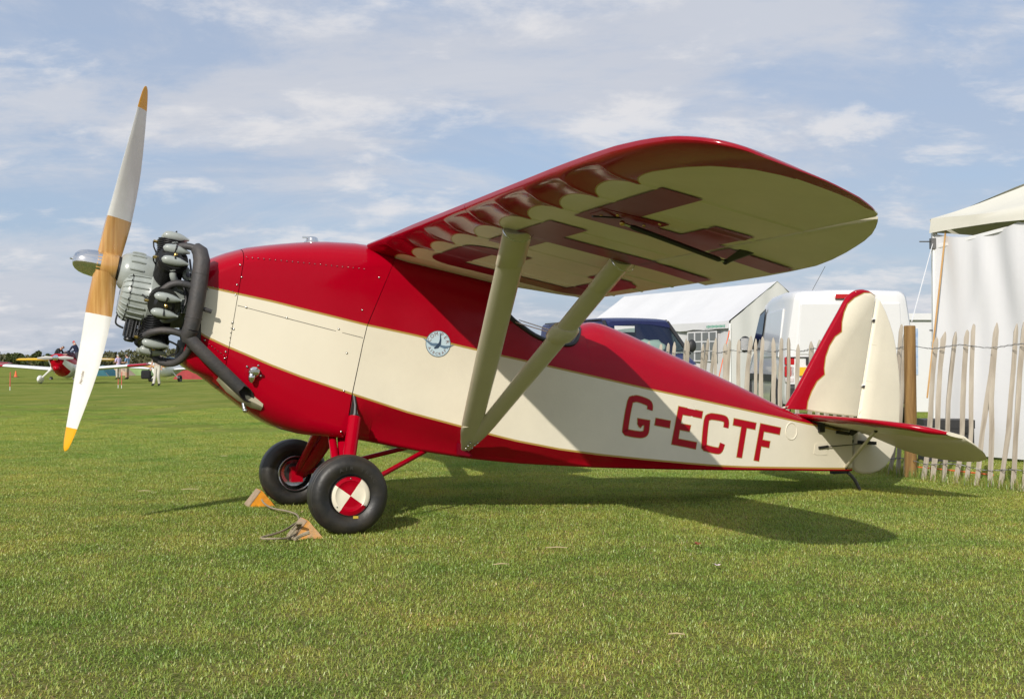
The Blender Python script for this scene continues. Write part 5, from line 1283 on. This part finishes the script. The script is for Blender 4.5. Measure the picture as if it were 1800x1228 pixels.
# ------------------------------------------------------------------ marquee behind the vans
ma = Vector((7.1, 32.0, 0)); mr = Vector((-3.4, 7.0, 0)).normalized(); mw = Vector((-.9, -.44, 0)).normalized()
mq = thing('marquee', 'white ridge roofed marquee with small paned window behind the navy van', 'marquee', ma + Vector((0, 0, gz(7, 32))))
ML = 7.8; EHT, RHT = 2.05, 3.13; HW = 1.5
mb = MB()
for s__ in (1, -1):
    rows = []
    for t in range(25):
        k = t / 24; row = []
        for q in range(9):
            e = q / 8; sgz = -.05 * math.sin(math.pi * e) * abs(math.sin(math.pi * k * 4)) ** .7
            row.append(mr * (ML * k - .02 + .04 * k) + mw * (s__ * (HW + .08) * e) + Vector((0, 0, RHT - (RHT - EHT) * e + sgz + .02 * (k == 0))))
        rows.append(row + [row[-1] + mw * (s__ * .012) + Vector((0, 0, -.20 + .02 * math.sin(k * 40)))])
    mb.grid(rows)
mb.build('roof', M['canvas'], mq, angle=50)
for s__ in (1, -1):
    mb = MB(); rows = [[mr * (ML * k / 30) + mw * (s__ * (HW + .03 * math.sin(k * 2.1))) + Vector((0, 0, z)) for z in (0, .5, 1.0, 1.5, 1.9)] for k in range(31)]
    mb.grid(rows); mb.build('side_wall', M['canvas'], mq, angle=60)
for k0 in (0, ML):
    mb = MB(); rows = []
    for t in range(17):
        e = -1 + 2 * t / 16; zt = RHT + .016 - (RHT - EHT) * abs(e); rows.append([mr * (k0 + .025 * math.sin(e * 14)) + mw * (HW * e) + Vector((0, 0, zt * q)) for q in (0, .33, .66, 1)])
    mb.grid(rows); mb.build('gable_wall', mat('gable_liner_cloth', (.60, .60, .58), .8, bump=.1, bscale=8), mq, angle=60)  # gable cloth slightly darker than the roof canvas
for s__ in (1, -1):
    for k in (0, .5, 1): mb = MB(); mb.box(mr * (ML * k) + mw * (s__ * (HW + .05)) + Vector((0, 0, 1.0)), (.05, .05, 2.0)); mb.build('tent_leg', M['whitepole'], mq)
for k in range(3):
    c_ = mr * (1.25 + 2.6 * k) + mw * (HW + .05); W_ = 1.35; mb = MB()
    wr = lambda a, z, d: c_ + mr * (a * W_ / 2) + mw * d + Vector((0, 0, z))
    win = None
    for i in range(4):
        for j in range(3):
            mb2 = MB(); a0, a1 = -1 + 2 * i / 4 + .05, -1 + 2 * (i + 1) / 4 - .05; z0, z1 = 1.02 + .26 * j + .02, 1.02 + .26 * (j + 1) - .02
            mb2.add([wr(a0, z0, .012), wr(a1, z0, .012), wr(a1, z1, .012), wr(a0, z1, .012)], [(0, 1, 2, 3)])
            if win is None:
                mb.add([wr(-1.04, 1.0, .006), wr(1.04, 1.0, .006), wr(1.04, 1.82, .006), wr(-1.04, 1.82, .006)], [(0, 1, 2, 3)]); win = mb.build('window', M['canvas'], mq, smooth=False)
            mb2.build('pane', mat('grey_plastic_pane', (.16, .17, .17), .2) if (i, j, k) == (0, 0, 0) else bpy.data.materials['grey_plastic_pane'], win, smooth=False)
c_ = mr * .55 + mw * (HW + .10) + Vector((0, 0, 1.93))
mb = MB(); mb.box(c_, (.02, 1.0, .13), 0, Matrix.Rotation(math.atan2(mr.y, mr.x) - math.pi / 2, 3, 'Z'))
for k in range(14):
    mb.box(c_ + mr * (-.40 + .06 * k) + mw * .014 + Vector((0, 0, .0)), (.004, .035, .05 + .02 * (k % 3 == 0)), 1, Matrix.Rotation(math.atan2(mr.y, mr.x) - math.pi / 2, 3, 'Z'))
mb.build('green_lettered_strip', [M['canvas'], mat('green_print', (.06, .34, .22), .6)], mq, smooth=False)
mb = MB(); mb.tube([ma + mw * 1.55 + Vector((0, 0, 1.75)), ma + mw * 2.5 - mr * .6 + Vector((0, 0, -.1))], .014, 5); tag(mb.build('guy_line', M['orange']), 'red guy line slanting down from the marquee corner', 'rope')
# small white trailer tent far behind the post
tr_ = thing('canvas_shelter', 'small white shelter with a clear blue window seen beside the fence post', 'shelter', (7.75, 22.5, gz(7, 22)))
mb = MB(); mb.box((0, 0, .85), (1.3, 1.2, 1.7)); mb.build('wall', M['canvas'], tr_, smooth=False)
mb = MB(); mb.prism([(-.72, 1.68), (.72, 1.68), (.6, 1.80), (-.6, 1.80)], lambda x, z, d: Vector((x, d, z)), -.66, .66); mb.build('roof', M['canvas'], tr_, smooth=False)
mb = MB(); mb.box((-.42, -.605, 1.1), (.22, .012, .85)); mb.build('window', mat('clear_blue_vinyl', (.25, .36, .55), .15, c2=(.55, .62, .70), vscale=5), tr_, smooth=False)

# ------------------------------------------------------------------ people
SKINM = mat('skin', (.48, .27, .19), .55)
def person(loc, rz, label, joints, shirt, legs, shoe, hair, sleeve=.30, shorts=False, cap=None, scale=1.0):
    """one continuous skinned body; joints override the standing pose (x right, y forward, z up)"""
    root = thing('person', label, 'person', loc, rz)
    J = dict(pelvis=(0, 0, .95), waist=(0, 0, 1.10), chest=(0, 0, 1.32), neck=(0, .01, 1.50), head=(0, .03, 1.62), crown=(0, .02, 1.74),
             hl=(-.10, 0, .90), kl=(-.11, .02, .50), al=(-.11, 0, .09), tl=(-.12, .15, .03), hr=(.10, 0, .90), kr=(.11, .02, .50), ar=(.11, 0, .09), tr=(.12, .15, .03),
             sl=(-.19, 0, 1.44), el=(-.25, 0, 1.16), wl=(-.25, .08, .92), fl=(-.25, .10, .80), sr=(.19, 0, 1.44), er=(.25, 0, 1.16), wr=(.25, .08, .92), fr=(.25, .10, .80))
    J.update(joints)
    rad = dict(pelvis=(.155, .12), waist=(.14, .11), chest=(.165, .12), neck=(.058, .06), head=(.078, .092), crown=(.055, .065), hl=(.095, .095), kl=(.082, .082), al=(.064, .066), tl=(.042, .03), sl=(.07, .07), el=(.048, .048), wl=(.034, .034), fl=(.032, .018))
    for k in ('h', 'k', 'a', 't', 's', 'e', 'w', 'f'): rad[k + 'r'] = rad[k + 'l']
    E_ = [('pelvis', 'waist'), ('waist', 'chest'), ('chest', 'neck'), ('neck', 'head'), ('head', 'crown')]
    for s in 'lr': E_ += [('pelvis', 'h' + s), ('h' + s, 'k' + s), ('k' + s, 'a' + s), ('a' + s, 't' + s), ('chest', 's' + s), ('s' + s, 'e' + s), ('e' + s, 'w' + s), ('w' + s, 'f' + s)]
    names = list(J); idx = {n: i for i, n in enumerate(names)}
    me = bpy.data.meshes.new('body'); me.from_pydata([J[n] for n in names], [(idx[a], idx[b]) for a, b in E_], [])
    ob = bpy.data.objects.new('body', me); col.objects.link(ob)
    sk = ob.modifiers.new('skin', 'SKIN'); ob.modifiers.new('sub', 'SUBSURF').levels = 1
    for n in names:
        sv = me.skin_vertices[0].data[idx[n]]; sv.radius = rad[n]; sv.use_root = (n == 'pelvis')
    dg = bpy.context.evaluated_depsgraph_get(); dg.update()
    nm = bpy.data.meshes.new_from_object(ob.evaluated_get(dg)); bpy.data.objects.remove(ob)
    ob = bpy.data.objects.new('body', nm); col.objects.link(ob); ob.parent = root; ob.scale = (scale,) * 3
    nm.materials.clear()
    for m_ in (shirt, legs, shoe, SKINM, hair, cap or hair): nm.materials.append(m_)
    seg = [(a, b) for a, b in E_]
    def near(p):
        best = None
        for a, b in seg:
            A_, B_ = Vector(J[a]), Vector(J[b]); d = B_ - A_; t = min(1, max(0, (p - A_).dot(d) / d.length_squared)); q = (p - (A_ + d * t)).length
            if best is None or q < best[0]: best = (q, a, b, t)
        return best[1], best[2], best[3]
    for f in nm.polygons:
        a, b, t = near(f.center); f.use_smooth = True; k = a[0] + b[0]
        if b == 'crown' or (b == 'head' and t > .55):
            H = Vector(J['head']); up = (Vector(J['crown']) - H).normalized(); fw = Vector((0, 1, 0))
            rel = f.center - H; f.material_index = (5 if rel.dot(up) > (.0 if cap else .05) else (4 if rel.y < .0 or rel.dot(up) > .07 else 3))
        elif b == 'head' : f.material_index = 3
        elif b == 'neck': f.material_index = 0 if t < .75 else 3
        elif b in ('pelvis', 'waist', 'chest') or b[0] == 's': f.material_index = 1 if (b == 'waist' and t < .35) else 0
        elif b[0] == 'e': f.material_index = 0 if t < sleeve * 3 else 3
        elif b[0] in 'wf': f.material_index = 0 if (b[0] == 'w' and sleeve > .9) else 3
        elif b[0] == 'h': f.material_index = 1
        elif b[0] == 'k': f.material_index = 1
        elif b[0] == 'a': f.material_index = (3 if shorts else 1) if t < .9 else 2
        else: f.material_index = 2
    # small face: nose, brow and ears
    mb = MB(); H = Vector(J['head']); mb.ball(H + Vector((0, .088, .01)), (.014, .02, .022)); mb.ball(H + Vector((.078, 0, .01)), (.012, .02, .03)); mb.ball(H + Vector((-.078, 0, .01)), (.012, .02, .03))
    fo = mb.build('face', SKINM, root); fo.scale = (scale,) * 3
    mb = MB(); mb.ball(H + Vector((.03, .085, .03)), .009); mb.ball(H + Vector((-.03, .085, .03)), .009); mb.box(H + Vector((0, .086, -.035)), (.045, .012, .008)); eo = mb.build('eyes_and_mouth', M['plastic'], root); eo.scale = (scale,) * 3
    for sd_ in 'lr':                                             # five fingers on each hand
        F = Vector(J['f' + sd_]); Wd = (F - Vector(J['w' + sd_])).normalized(); sx = Wd.cross(Vector((0, 1, 0.2))).normalized(); mb = MB()
        for k in range(4): b0 = F + sx * (.027 - .018 * k); mb.tube([b0 - Wd * .01, b0 + Wd * (.035 + .006 * (1 - abs(k - 1.3))), b0 + Wd * (.06 + .008 * (1 - abs(k - 1.3))) + Vector((0, .02, 0))], [.009, .0085, .006], 6)
        mb.tube([F - Wd * .05 + sx * .025, F - Wd * .01 + sx * .05, F + Wd * .015 + sx * .052], [.010, .009, .007], 6); ho = mb.build('hand', SKINM, root); ho.scale = (scale,) * 3
    return root
def checked(name):
    m = bpy.data.materials.new(name); m.use_nodes = True; nt = m.node_tree; b = nt.nodes['Principled BSDF']; l = nt.links.new
    t = N(nt, 'ShaderNodeTexCoord'); ws = []
    for d_ in ('X', 'Z'):
        w = N(nt, 'ShaderNodeTexWave', _bands_direction=d_); w.inputs['Scale'].default_value = 5.5; l(t.outputs['Object'], w.inputs['Vector'])
        r_ = N(nt, 'ShaderNodeMapRange'); r_.inputs['From Min'].default_value = .62; r_.inputs['From Max'].default_value = .8; l(w.outputs['Fac'], r_.inputs['Value']); ws.append(r_.outputs[0])
    mx = N(nt, 'ShaderNodeMath', _operation='MAXIMUM'); l(ws[0], mx.inputs[0]); l(ws[1], mx.inputs[1])
    c = N(nt, 'ShaderNodeMix', _data_type='RGBA'); c.inputs[6].default_value = (.62, .55, .48, 1); c.inputs[7].default_value = (.26, .16, .13, 1); l(mx.outputs[0], c.inputs[0]); l(c.outputs[2], b.inputs['Base Color']); b.inputs['Roughness'].default_value = .9
    return m
cl = lambda n, c: mat(n, c, .9, var=.12, vscale=9)
hg, hb = cl('grey_hair', (.45, .44, .43)), cl('brown_hair', (.05, .032, .022))
def bgp(px, d): return Vector(((px - 900) / 2100 * d, d, gz(0, d)))
wk = dict(kl=(-.10, .10, .51), al=(-.10, -.02, .10), tl=(-.10, .12, .04), kr=(.11, .03, .50), ar=(.11, .18, .09), tr=(.12, .33, .05), wl=(-.30, .12, .95), el=(-.30, .02, 1.17), fl=(-.31, .15, .84), er=(.29, -.02, 1.17), wr=(.31, .05, .93), fr=(.31, .08, .82))
p_ = person(bgp(277, 58), R(165), 'person in brown checked shirt and pale trousers walking with a black bag', wk, checked('checked_shirt'), cl('stone_trousers', (.56, .53, .46)), cl('black_shoes', (.02, .02, .02)), hg, sleeve=.4)
bag = thing('holdall_bag', 'black bag carried low by the walking person in checked shirt', 'bag', bgp(277, 58) + Vector((-.56, .02, .36)))
mb = MB(); mb.box((0, 0, .20), (.46, .26, .42)); ob = mb.build('body', cl('black_nylon', (.012, .012, .014)), bag, smooth=False); bv = ob.modifiers.new('bevel', 'BEVEL'); bv.width = .08; bv.segments = 3
mb = MB(); mb.tube(catmull([(.08, 0, .38), (.16, 0, .50), (.22, 0, .505), (.24, 0, .40)], 5), .015, 6); mb.build('handle', M['plastic'], bag)
hold = dict(el=(-.25, .02, 1.18), wl=(-.16, .24, 1.15), fl=(-.12, .33, 1.16), er=(.25, .02, 1.18), wr=(.16, .24, 1.15), fr=(.12, .33, 1.16), head=(0, .06, 1.61), crown=(0, .07, 1.73))
person(bgp(208, 82), R(60), 'grey haired person in lilac shirt standing beyond the low white wing', hold, cl('lilac_shirt', (.55, .45, .68)), cl('beige_trousers', (.55, .50, .42)), cl('brown_shoes', (.06, .04, .03)), hg)
person(bgp(224, 82), R(75), 'dark haired person in blue shirt and shorts standing beyond the wing', hold, cl('blue_shirt', (.16, .26, .40)), cl('khaki_shorts', (.42, .35, .26)), cl('black_boots', (.02, .02, .02)), hb, shorts=True)
bend = dict(waist=(0, .06, 1.08), chest=(0, .20, 1.24), neck=(0, .33, 1.36), head=(0, .43, 1.42), crown=(0, .53, 1.46), sl=(-.19, .24, 1.33), sr=(.19, .24, 1.33), el=(-.24, .36, 1.10), er=(.24, .36, 1.10), wl=(-.20, .55, 1.05), wr=(.20, .55, 1.05), fl=(-.18, .66, 1.05), fr=(.18, .66, 1.05))
person(bgp(97, 65.5) + Vector((0, 0, .55)), R(-95), 'person in black top leaning into the open cockpit of the red aircraft', bend, cl('black_top', (.015, .017, .018)), cl('grey_shorts', (.30, .30, .30)), cl('trainers', (.3, .3, .3)), hb, sleeve=1.0, shorts=True)
person(bgp(137, 66) + Vector((0, 0, .70)), R(80), 'person in red cap and navy jacket standing at the red aircraft cockpit', dict(bend, chest=(0, .10, 1.30), neck=(0, .18, 1.46), head=(0, .24, 1.55), crown=(0, .28, 1.66)), cl('navy_jacket', (.012, .018, .05)), cl('dark_trousers', (.05, .05, .06)), cl('dark_shoes', (.02, .02, .02)), hg, sleeve=1.0, cap=cl('red_cap', (.55, .02, .02)))

# ------------------------------------------------------------------ aircraft parked across the field
def simple_wing(mb, x0, x1, y0, z0, z1, chord, th, m0=0, m1=0, split=None):
    n = 10; rows = []; xs_ = sorted(set([x0, x1, x1 * .97 + x0 * .03] + ([split] if split is not None else [])), key=lambda a: abs(a - x0))
    for x in xs_:
        t = (x - x0) / (x1 - x0); c_ = chord * (1 - .12 * t) * (1 if t < .96 else (.97 if t < .99 else .9)); k = th * (1 - .25 * t) * (1 if t < .99 else .3); z = z0 + (z1 - z0) * t
        rows.append([Vector((x, y0 - c_ * .3 + c_ * (1 - math.cos(2 * math.pi * j / n)) / 2, z + k * math.sin(2 * math.pi * j / n) * (.62 if j < n / 2 else .38))) for j in range(n)])
    mb.grid(rows, mats=lambda i, j: m1 if (split is not None and abs(xs_[i] - x0) >= abs(split - x0) - 1e-6) else m0, closed=True); mb.add(rows[-1], [tuple(range(n))], m1 if split is not None else m0)
rp_ = thing('parked_aircraft', 'red and white low wing aircraft facing us with red wing tips', 'aircraft', bgp(120, 66), R(3))
mb = MB()                                                        # nose towards -y
secs = [(-2.1, .06, .06, 1.38), (-2.05, .26, .24, 1.36), (-1.95, .42, .36, 1.32), (-1.6, .54, .50, 1.22), (-1.0, .62, .60, 1.08), (-.2, .62, .64, 1.02), (.6, .55, .56, 1.02), (1.8, .32, .36, 1.12), (3.2, .12, .18, 1.25), (3.9, .03, .10, 1.30)]
rows = [[Vector((a * math.cos(2 * math.pi * k / 20) * (1 if math.sin(2 * math.pi * k / 20) > 0 else .92), y_, c_ + b * (.85 if math.sin(2 * math.pi * k / 20) > 0 else 1.15) * math.sin(2 * math.pi * k / 20))) for k in range(20)] for y_, a, b, c_ in secs]
mb.grid(rows, mats=lambda i, j: 0 if (2 <= j < 8 or i < 2 or (i < 4 and j not in (9, 10, 11, 18, 19, 0)) or (i < 6 and j < 10)) else 1, closed=True); mb.build('fuselage', [M['red'], M['white']], rp_, angle=60)
for s__ in (1, -1):
    mb = MB(); simple_wing(mb, s__ * .45, s__ * 4.38, -.2, .72, 1.03, 1.5, .24, 0, 1, s__ * 3.35); mb.build('wing', [M['white'], M['red']], rp_)
    mb = MB(); mb.tube([(s__ * .55, -.75, .98), (s__ * .72, -.80, .72), (s__ * 1.15, -.85, .30)], [.14, .07, .045], 10, flat=(1, .6)); mb.build('gear_leg', M['white'], rp_)
    mb = MB(); mb.ball((s__ * 1.24, -.78, .24), (.15, .40, .22), n=14); mb.build('wheel_spat', M['white'], rp_)
    mb = MB(); mb.lathe([(-.06, .1), (-.06, .16), (.06, .16), (.06, .1)], (s__ * 1.24, -.80, .16), (1, 0, 0), 16); mb.build('wheel', M['rubber'], rp_)
    mb = MB(); simple_wing(mb, s__ * .05, s__ * 1.3, 3.6, 1.32, 1.34, .6, .06); mb.build('tailplane', M['white'], rp_)
mb = MB(); mb.prism([(3.2, 1.35), (3.7, 2.05), (4.05, 2.05), (3.95, 1.25)], lambda y_, z, d: Vector((d, y_, z)), -.03, .03); mb.build('fin', M['red'], rp_, smooth=False)
mb = MB(); mb.lathe([(-.30, 0), (-.26, .08), (-.15, .15), (0, .17), (.01, 0)], (0, -2.08, 1.40), (0, 1, 0), 20); mb.build('spinner', M['polish'], rp_)
mb = MB()
for s__ in (1, -1): mb.tube([(s__ * .08, -2.16, 1.40), (s__ * .5, -2.16, 1.40), (s__ * .95, -2.16, 1.38)], [.06, .11, .045], 10, flat=(.35, 1), ref=(0, 1, 0))
mb.build('propeller', mat('grey_prop', (.30, .30, .29), .4), rp_)
mb = MB(); mb.ball((0, -1.95, .86), (.20, .22, .17)); mb.build('intake_scoop', M['red'], rp_)
mb = MB(); rows = [[Vector((.50 * math.cos(math.pi * k / 10) * c_, y_, 1.45 + .34 * c_ * math.sin(math.pi * k / 10))) for k in range(11)] for y_, c_ in ((-.75, .35), (-.5, .8), (0, 1.0), (.4, .8), (.9, .2))]
mb.grid(rows); mb.build('canopy', M['glass'], rp_)
mb = MB(); mb.tube([(0, 3.5, 1.05), (0, 3.6, .15)], .03, 6); mb.lathe([(-.04, .05), (-.04, .1), (.04, .1), (.04, .05)], (0, 3.62, .10), (1, 0, 0), 12); mb.build('tail_wheel', M['rubber'], rp_)

yw = thing('parked_aircraft', 'high yellow winged aircraft behind the red and white one', 'aircraft', bgp(115, 82), R(2))
yel = mat('yellow_wing_paint', (.85, .48, .015), .4)
for s__ in (1, -1):
    mb = MB(); simple_wing(mb, s__ * .0, s__ * 3.25, 0, 1.36, 1.34, 1.4, .25); mb.build('upper_wing', yel, yw)
    mb = MB(); mb.tube([(s__ * .3, -.4, .0), (s__ * .75, -.5, -.55 + .35)], .035, 8); mb.lathe([(-.06, .1), (-.06, .2), (.06, .2), (.06, .1)], (s__ * .78, -.5, .20 - .2), (1, 0, 0), 16); mb.build('main_wheel', M['rubber'], yw)
mb = MB(); mb.lathe([(-1.3, .05), (-1.25, .30), (-.9, .38), (.2, .40), (1.2, .3), (3.2, .08)], (0, 0, .62), (0, 1, .03), 16); mb.build('fuselage', yel, yw)
mb = MB(); mb.prism([(2.7, .75), (3.1, 1.35), (3.45, 1.3), (3.4, .7)], lambda y_, z, d: Vector((d, y_, z)), -.03, .03); mb.build('fin', yel, yw, smooth=False)

ww = thing('parked_aircraft', 'small white aircraft with exposed engine parked beyond the walking person', 'aircraft', bgp(298, 72), R(-8))
mb = MB(); mb.lathe([(-1.9, .05), (-1.85, .25), (-1.5, .40), (-.6, .48), (.4, .48), (1.4, .3), (3.6, .08)], (0, 0, .80), (0, 1, .06), 18); mb.build('fuselage', M['white'], ww)
for s__ in (1, -1):
    mb = MB(); simple_wing(mb, s__ * .35, s__ * 3.3, -.1, .72, .90, 1.3, .17); mb.build('wing', M['white'], ww)
    mb = MB(); mb.tube([(s__ * .35, -.5, .65), (s__ * .85, -.6, .2)], .035, 8); mb.build('gear_leg', M['white'], ww)
    mb = MB(); mb.lathe([(-.06, .1), (-.07, .2), (.07, .2), (.06, .1)], (s__ * .92, -.6, .20), (1, 0, 0), 18); mb.build('wheel', M['rubber'], ww)
    mb = MB(); mb.tube([(s__ * .3, -1.5, 1.0), (s__ * .62, -1.5, 1.05)], .13, 12, 0)
    for k in range(5): mb.tube([(s__ * (.36 + .05 * k), -1.5, 1.02), (s__ * (.375 + .05 * k), -1.5, 1.02)], .16, 12, 0)
    mb.build('engine_cylinder', M['white'], ww)
    mb = MB(); simple_wing(mb, s__ * .05, s__ * 1.1, 3.4, .85, .85, .6, .06); mb.build('tailplane', M['white'], ww)
mb = MB(); mb.prism([(2.9, .8), (3.4, 1.5), (3.75, 1.5), (3.7, .7)], lambda y_, z, d: Vector((d, y_, z)), -.03, .03); mb.build('fin', M['white'], ww, smooth=False)
mb = MB()
for s__ in (1, -1): mb.tube([(0, -1.98, .92), (s__ * .4, -1.98, .94), (s__ * .8, -1.98, .95)], [.05, .08, .03], 8, flat=(.35, 1), ref=(0, 1, 0))
mb.build('propeller', M['propwood'], ww)
mb = MB(); mb.ball((0, .1, 1.28), (.36, .6, .22)); mb.build('canopy', M['glass'], ww)
rw = thing('parked_aircraft', 'aircraft with a plain red wing parked farthest from the people', 'aircraft', bgp(-38, 95), R(2))
mb = MB(); simple_wing(mb, -4, 2.45, 0, 1.25, 1.10, 1.4, .18); mb.build('wing', M['red'], rw)
mb = MB(); mb.lathe([(-1.9, .05), (-1.8, .30), (-.6, .45), (.4, .45), (3.6, .08)], (-1.0, 0, .75), (0, 1, .03), 16); mb.build('fuselage', M['red'], rw)
mb = MB(); mb.tube([(-1.4, -.5, .5), (-1.8, -.5, 0)], .04, 6); mb.tube([(-.6, -.5, .5), (-.2, -.5, 0)], .04, 6); mb.build('gear_leg', M['red'], rw)

# tents, cones, stakes on the field
def ridge_tent(px, d, w, h, ln, c, label):
    root = thing('camping_tent', label, 'tent', bgp(px, d), R(random.uniform(-15, 15)), 'small camping tents across the field')
    cm = mat('tent_cloth', c, .8, var=.15, vscale=3)
    mb = MB(); rows = [[Vector((x, y_, h * max(0, 1 - abs(x / (w / 2)) ** 1.7) * k)) for x in [w * (-.5 + q / 10) for q in range(11)]] for y_, k in ((-ln / 2, .86), (0, 1), (ln / 2, .86))]
    mb.grid(rows); mb.build('flysheet', cm, root)
    mb = MB(); mb.add(rows[0], [tuple(range(11))]); mb.add([p * .999 for p in rows[0][3:8]] , [tuple(range(5))]); mb.build('door_panel', cm, root, smooth=False)
    mb = MB()
    for s__ in (1, -1): mb.tube([(s__ * w * .4, -ln / 2, h * .3), (s__ * w * .62, -ln / 2 - .3, 0)], .012, 4)
    mb.build('guy_cord', M['rope'], root)
ridge_tent(181, 105, 2.2, .95, 1.8, (.03, .13, .17), 'low dark teal tent beyond the wing of the red aircraft')
ridge_tent(205, 108, 3.0, 1.0, 1.8, (.52, .38, .28), 'low beige tent behind the two standing people')
ridge_tent(246, 110, 2.2, 1.1, 1.8, (.24, .36, .14), 'pale green tent between the standing people and the walker')
ridge_tent(352, 84, 3.0, 1.25, 2.2, (.36, .045, .05), 'red tent on the grass beside the white aircraft')
for px, d, lb in ((28, 95, 'small orange cone on the grass below the yellow wing'), (3, 100, None)):
    if lb is None: continue
    o = thing('traffic_cone', lb, 'cone', bgp(px, d)); mb = MB(); mb.lathe([(0, .17), (.05, .16), (.06, .12), (.5, .03), (.51, 0)], (0, 0, 0), (0, 0, 1), 16); mb.build('cone_body', M['orange'], o); mb = MB(); mb.box((0, 0, .015), (.4, .4, .03)); mb.build('base', M['plastic'], o)
for px, d, lb in ((18, 47, 'red and white marker stake standing alone before the low wing'), (214, 52, 'taller red and white marker stake of the pair below the wing'), (208, 53, 'shorter red marker stake of the pair below the wing')):
    o = thing('marker_stake', lb, 'stake', bgp(px, d), group='marker stakes on the field'); mb = MB(); H_ = .72 if px != 208 else .4
    mb.tube([(0, 0, 0), (0, 0, .15)], .012, 6, 1); mb.tube([(0, 0, .15), (.01, 0, H_)], .020, 6, 0); mb.build('stake', [mat('faded_red_tape', (.55, .10, .08), .7), M['whitepole']], o)

# ------------------------------------------------------------------ trees on the horizon
def leafmat(name, c):
    m = bpy.data.materials.new(name); m.use_nodes = True; nt = m.node_tree; b = nt.nodes['Principled BSDF']; l = nt.links.new
    g = N(nt, 'ShaderNodeNewGeometry'); n = N(nt, 'ShaderNodeTexNoise'); n.inputs['Scale'].default_value = .35; n.inputs['Detail'].default_value = 4; l(g.outputs['Position'], n.inputs['Vector'])
    mx = N(nt, 'ShaderNodeMix', _data_type='RGBA'); mx.inputs[6].default_value = (*c, 1); mx.inputs[7].default_value = (c[0] * 1.9, c[1] * 1.6, c[2] * 1.3, 1); l(n.outputs['Fac'], mx.inputs[0]); l(mx.outputs[2], b.inputs['Base Color']); b.inputs['Roughness'].default_value = .8
    return m
def crown_leaves(mb, c, r_, n, sz, rg_):
    for k in range(n):
        v = Vector((rg_.gauss(0, 1), rg_.gauss(0, 1), rg_.gauss(0, 1))).normalized() * (rg_.uniform(.45, 1.0) ** .5)
        p = Vector(c) + Vector((v.x * r_[0], v.y * r_[1], v.z * r_[2])); a = Vector((rg_.gauss(0, 1), rg_.gauss(0, 1), rg_.gauss(0, 1))).normalized(); b = a.orthogonal().normalized(); s = sz * rg_.uniform(.6, 1.4)
        mb.add([p + a * s, p + b * s * .7, p - a * s, p - b * s * .7], [(0, 1, 2, 3)])
LEAF = leafmat('woodland_leaves', (.062, .068, .030)); LEAF2 = leafmat('tree_leaves', (.040, .058, .014)); BARK = mat('bark', (.07, .055, .04), .9)
rgt = random.Random(21); mb = MB(); D = 330.0
top = [(-80, 618), (0, 622), (20, 624), (45, 625), (60, 626), (85, 624), (110, 625), (150, 624), (185, 620), (200, 620), (230, 617), (260, 613), (290, 612), (320, 616), (340, 621), (370, 625), (420, 628), (520, 628), (700, 630), (1000, 632), (1400, 632), (1900, 632)]
px = -90.0
while px < 1900:
    ty = interp(px, top) + rgt.uniform(-1.5, 2.5); d = D + rgt.uniform(-25, 40)
    zt = CAM_H + (638 - ty) / 2100 * d; x = (px - 900) / 2100 * d; base_z = -2.6
    rr_ = rgt.uniform(1.6, 3.0); full_ = px < 430
    zc = zt - rr_ * .8
    while zc > base_z - .5:
        crown_leaves(mb, (x + rgt.uniform(-1, 1), d + rgt.uniform(-6, 6), zc), (rr_ * 1.25, rr_ * 1.2, rr_), 230 if full_ else 40, .34 if full_ else .8, rgt); zc -= rr_ * .9
    px += rgt.uniform(7, 12) if full_ else 22
wd = mb.build('woodland', LEAF, smooth=False, recalc=False); tag(wd, 'belt of dark green woodland along the far side of the field', 'woodland', kind='stuff')
def tree(px, ty, d, w, label):
    zt = CAM_H + (638 - ty) / 2100 * d; x = (px - 900) / 2100 * d; zb = -1.5
    root = thing('tree', label, 'tree', (x, d, zb), 0, 'trees standing above the woodland'); H_ = zt - zb
    mb = MB(); mb.tube([(0, 0, 0), (.1, 0, H_ * .3), (0, 0, H_ * .6), (.1, .1, H_ * .85)], [.3, .24, .16, .05], 8)
    for k in range(6): a = k * 1.1; mb.tube([(0, 0, H_ * (.35 + .07 * k)), (math.cos(a) * w * .25, math.sin(a) * w * .25, H_ * (.45 + .07 * k)), (math.cos(a) * w * .42, math.sin(a) * w * .42, H_ * (.5 + .06 * k))], [.12, .08, .03], 6)
    mb.build('trunk', BARK, root)
    mb = MB(); rg_ = random.Random(int(px))
    for k in range(16):
        a = rg_.uniform(0, 6.3); q = rg_.uniform(0, 1); h = rg_.uniform(.42, .88); ww_ = w * .5 * math.sqrt(max(.1, 1 - ((h - .6) / .42) ** 2))
        crown_leaves(mb, (math.cos(a) * ww_ * q * .8, math.sin(a) * ww_ * q * .8, H_ * h), (w * .17, w * .17, H_ * .11), 90, .26, rg_)
    mb.build('crown', LEAF2, root, smooth=False, recalc=False)
tree(33, 617, 300, 4.8, 'largest round crowned tree rising above the woodland')
tree(68, 616, 300, 4.2, 'broad tree rising above the woodland nearest the people in the cockpit')
tree(18, 620, 300, 2.6, 'small narrow tree next to the largest round one')
tree(86, 620, 300, 2.2, 'thin tree next to the person in black')

# ------------------------------------------------------------------ render cost
sc.cycles.max_bounces = 6; sc.cycles.diffuse_bounces = 3; sc.cycles.glossy_bounces = 3; sc.cycles.transmission_bounces = 4; sc.cycles.transparent_max_bounces = 8
sc.cycles.caustics_reflective = False; sc.cycles.caustics_refractive = False
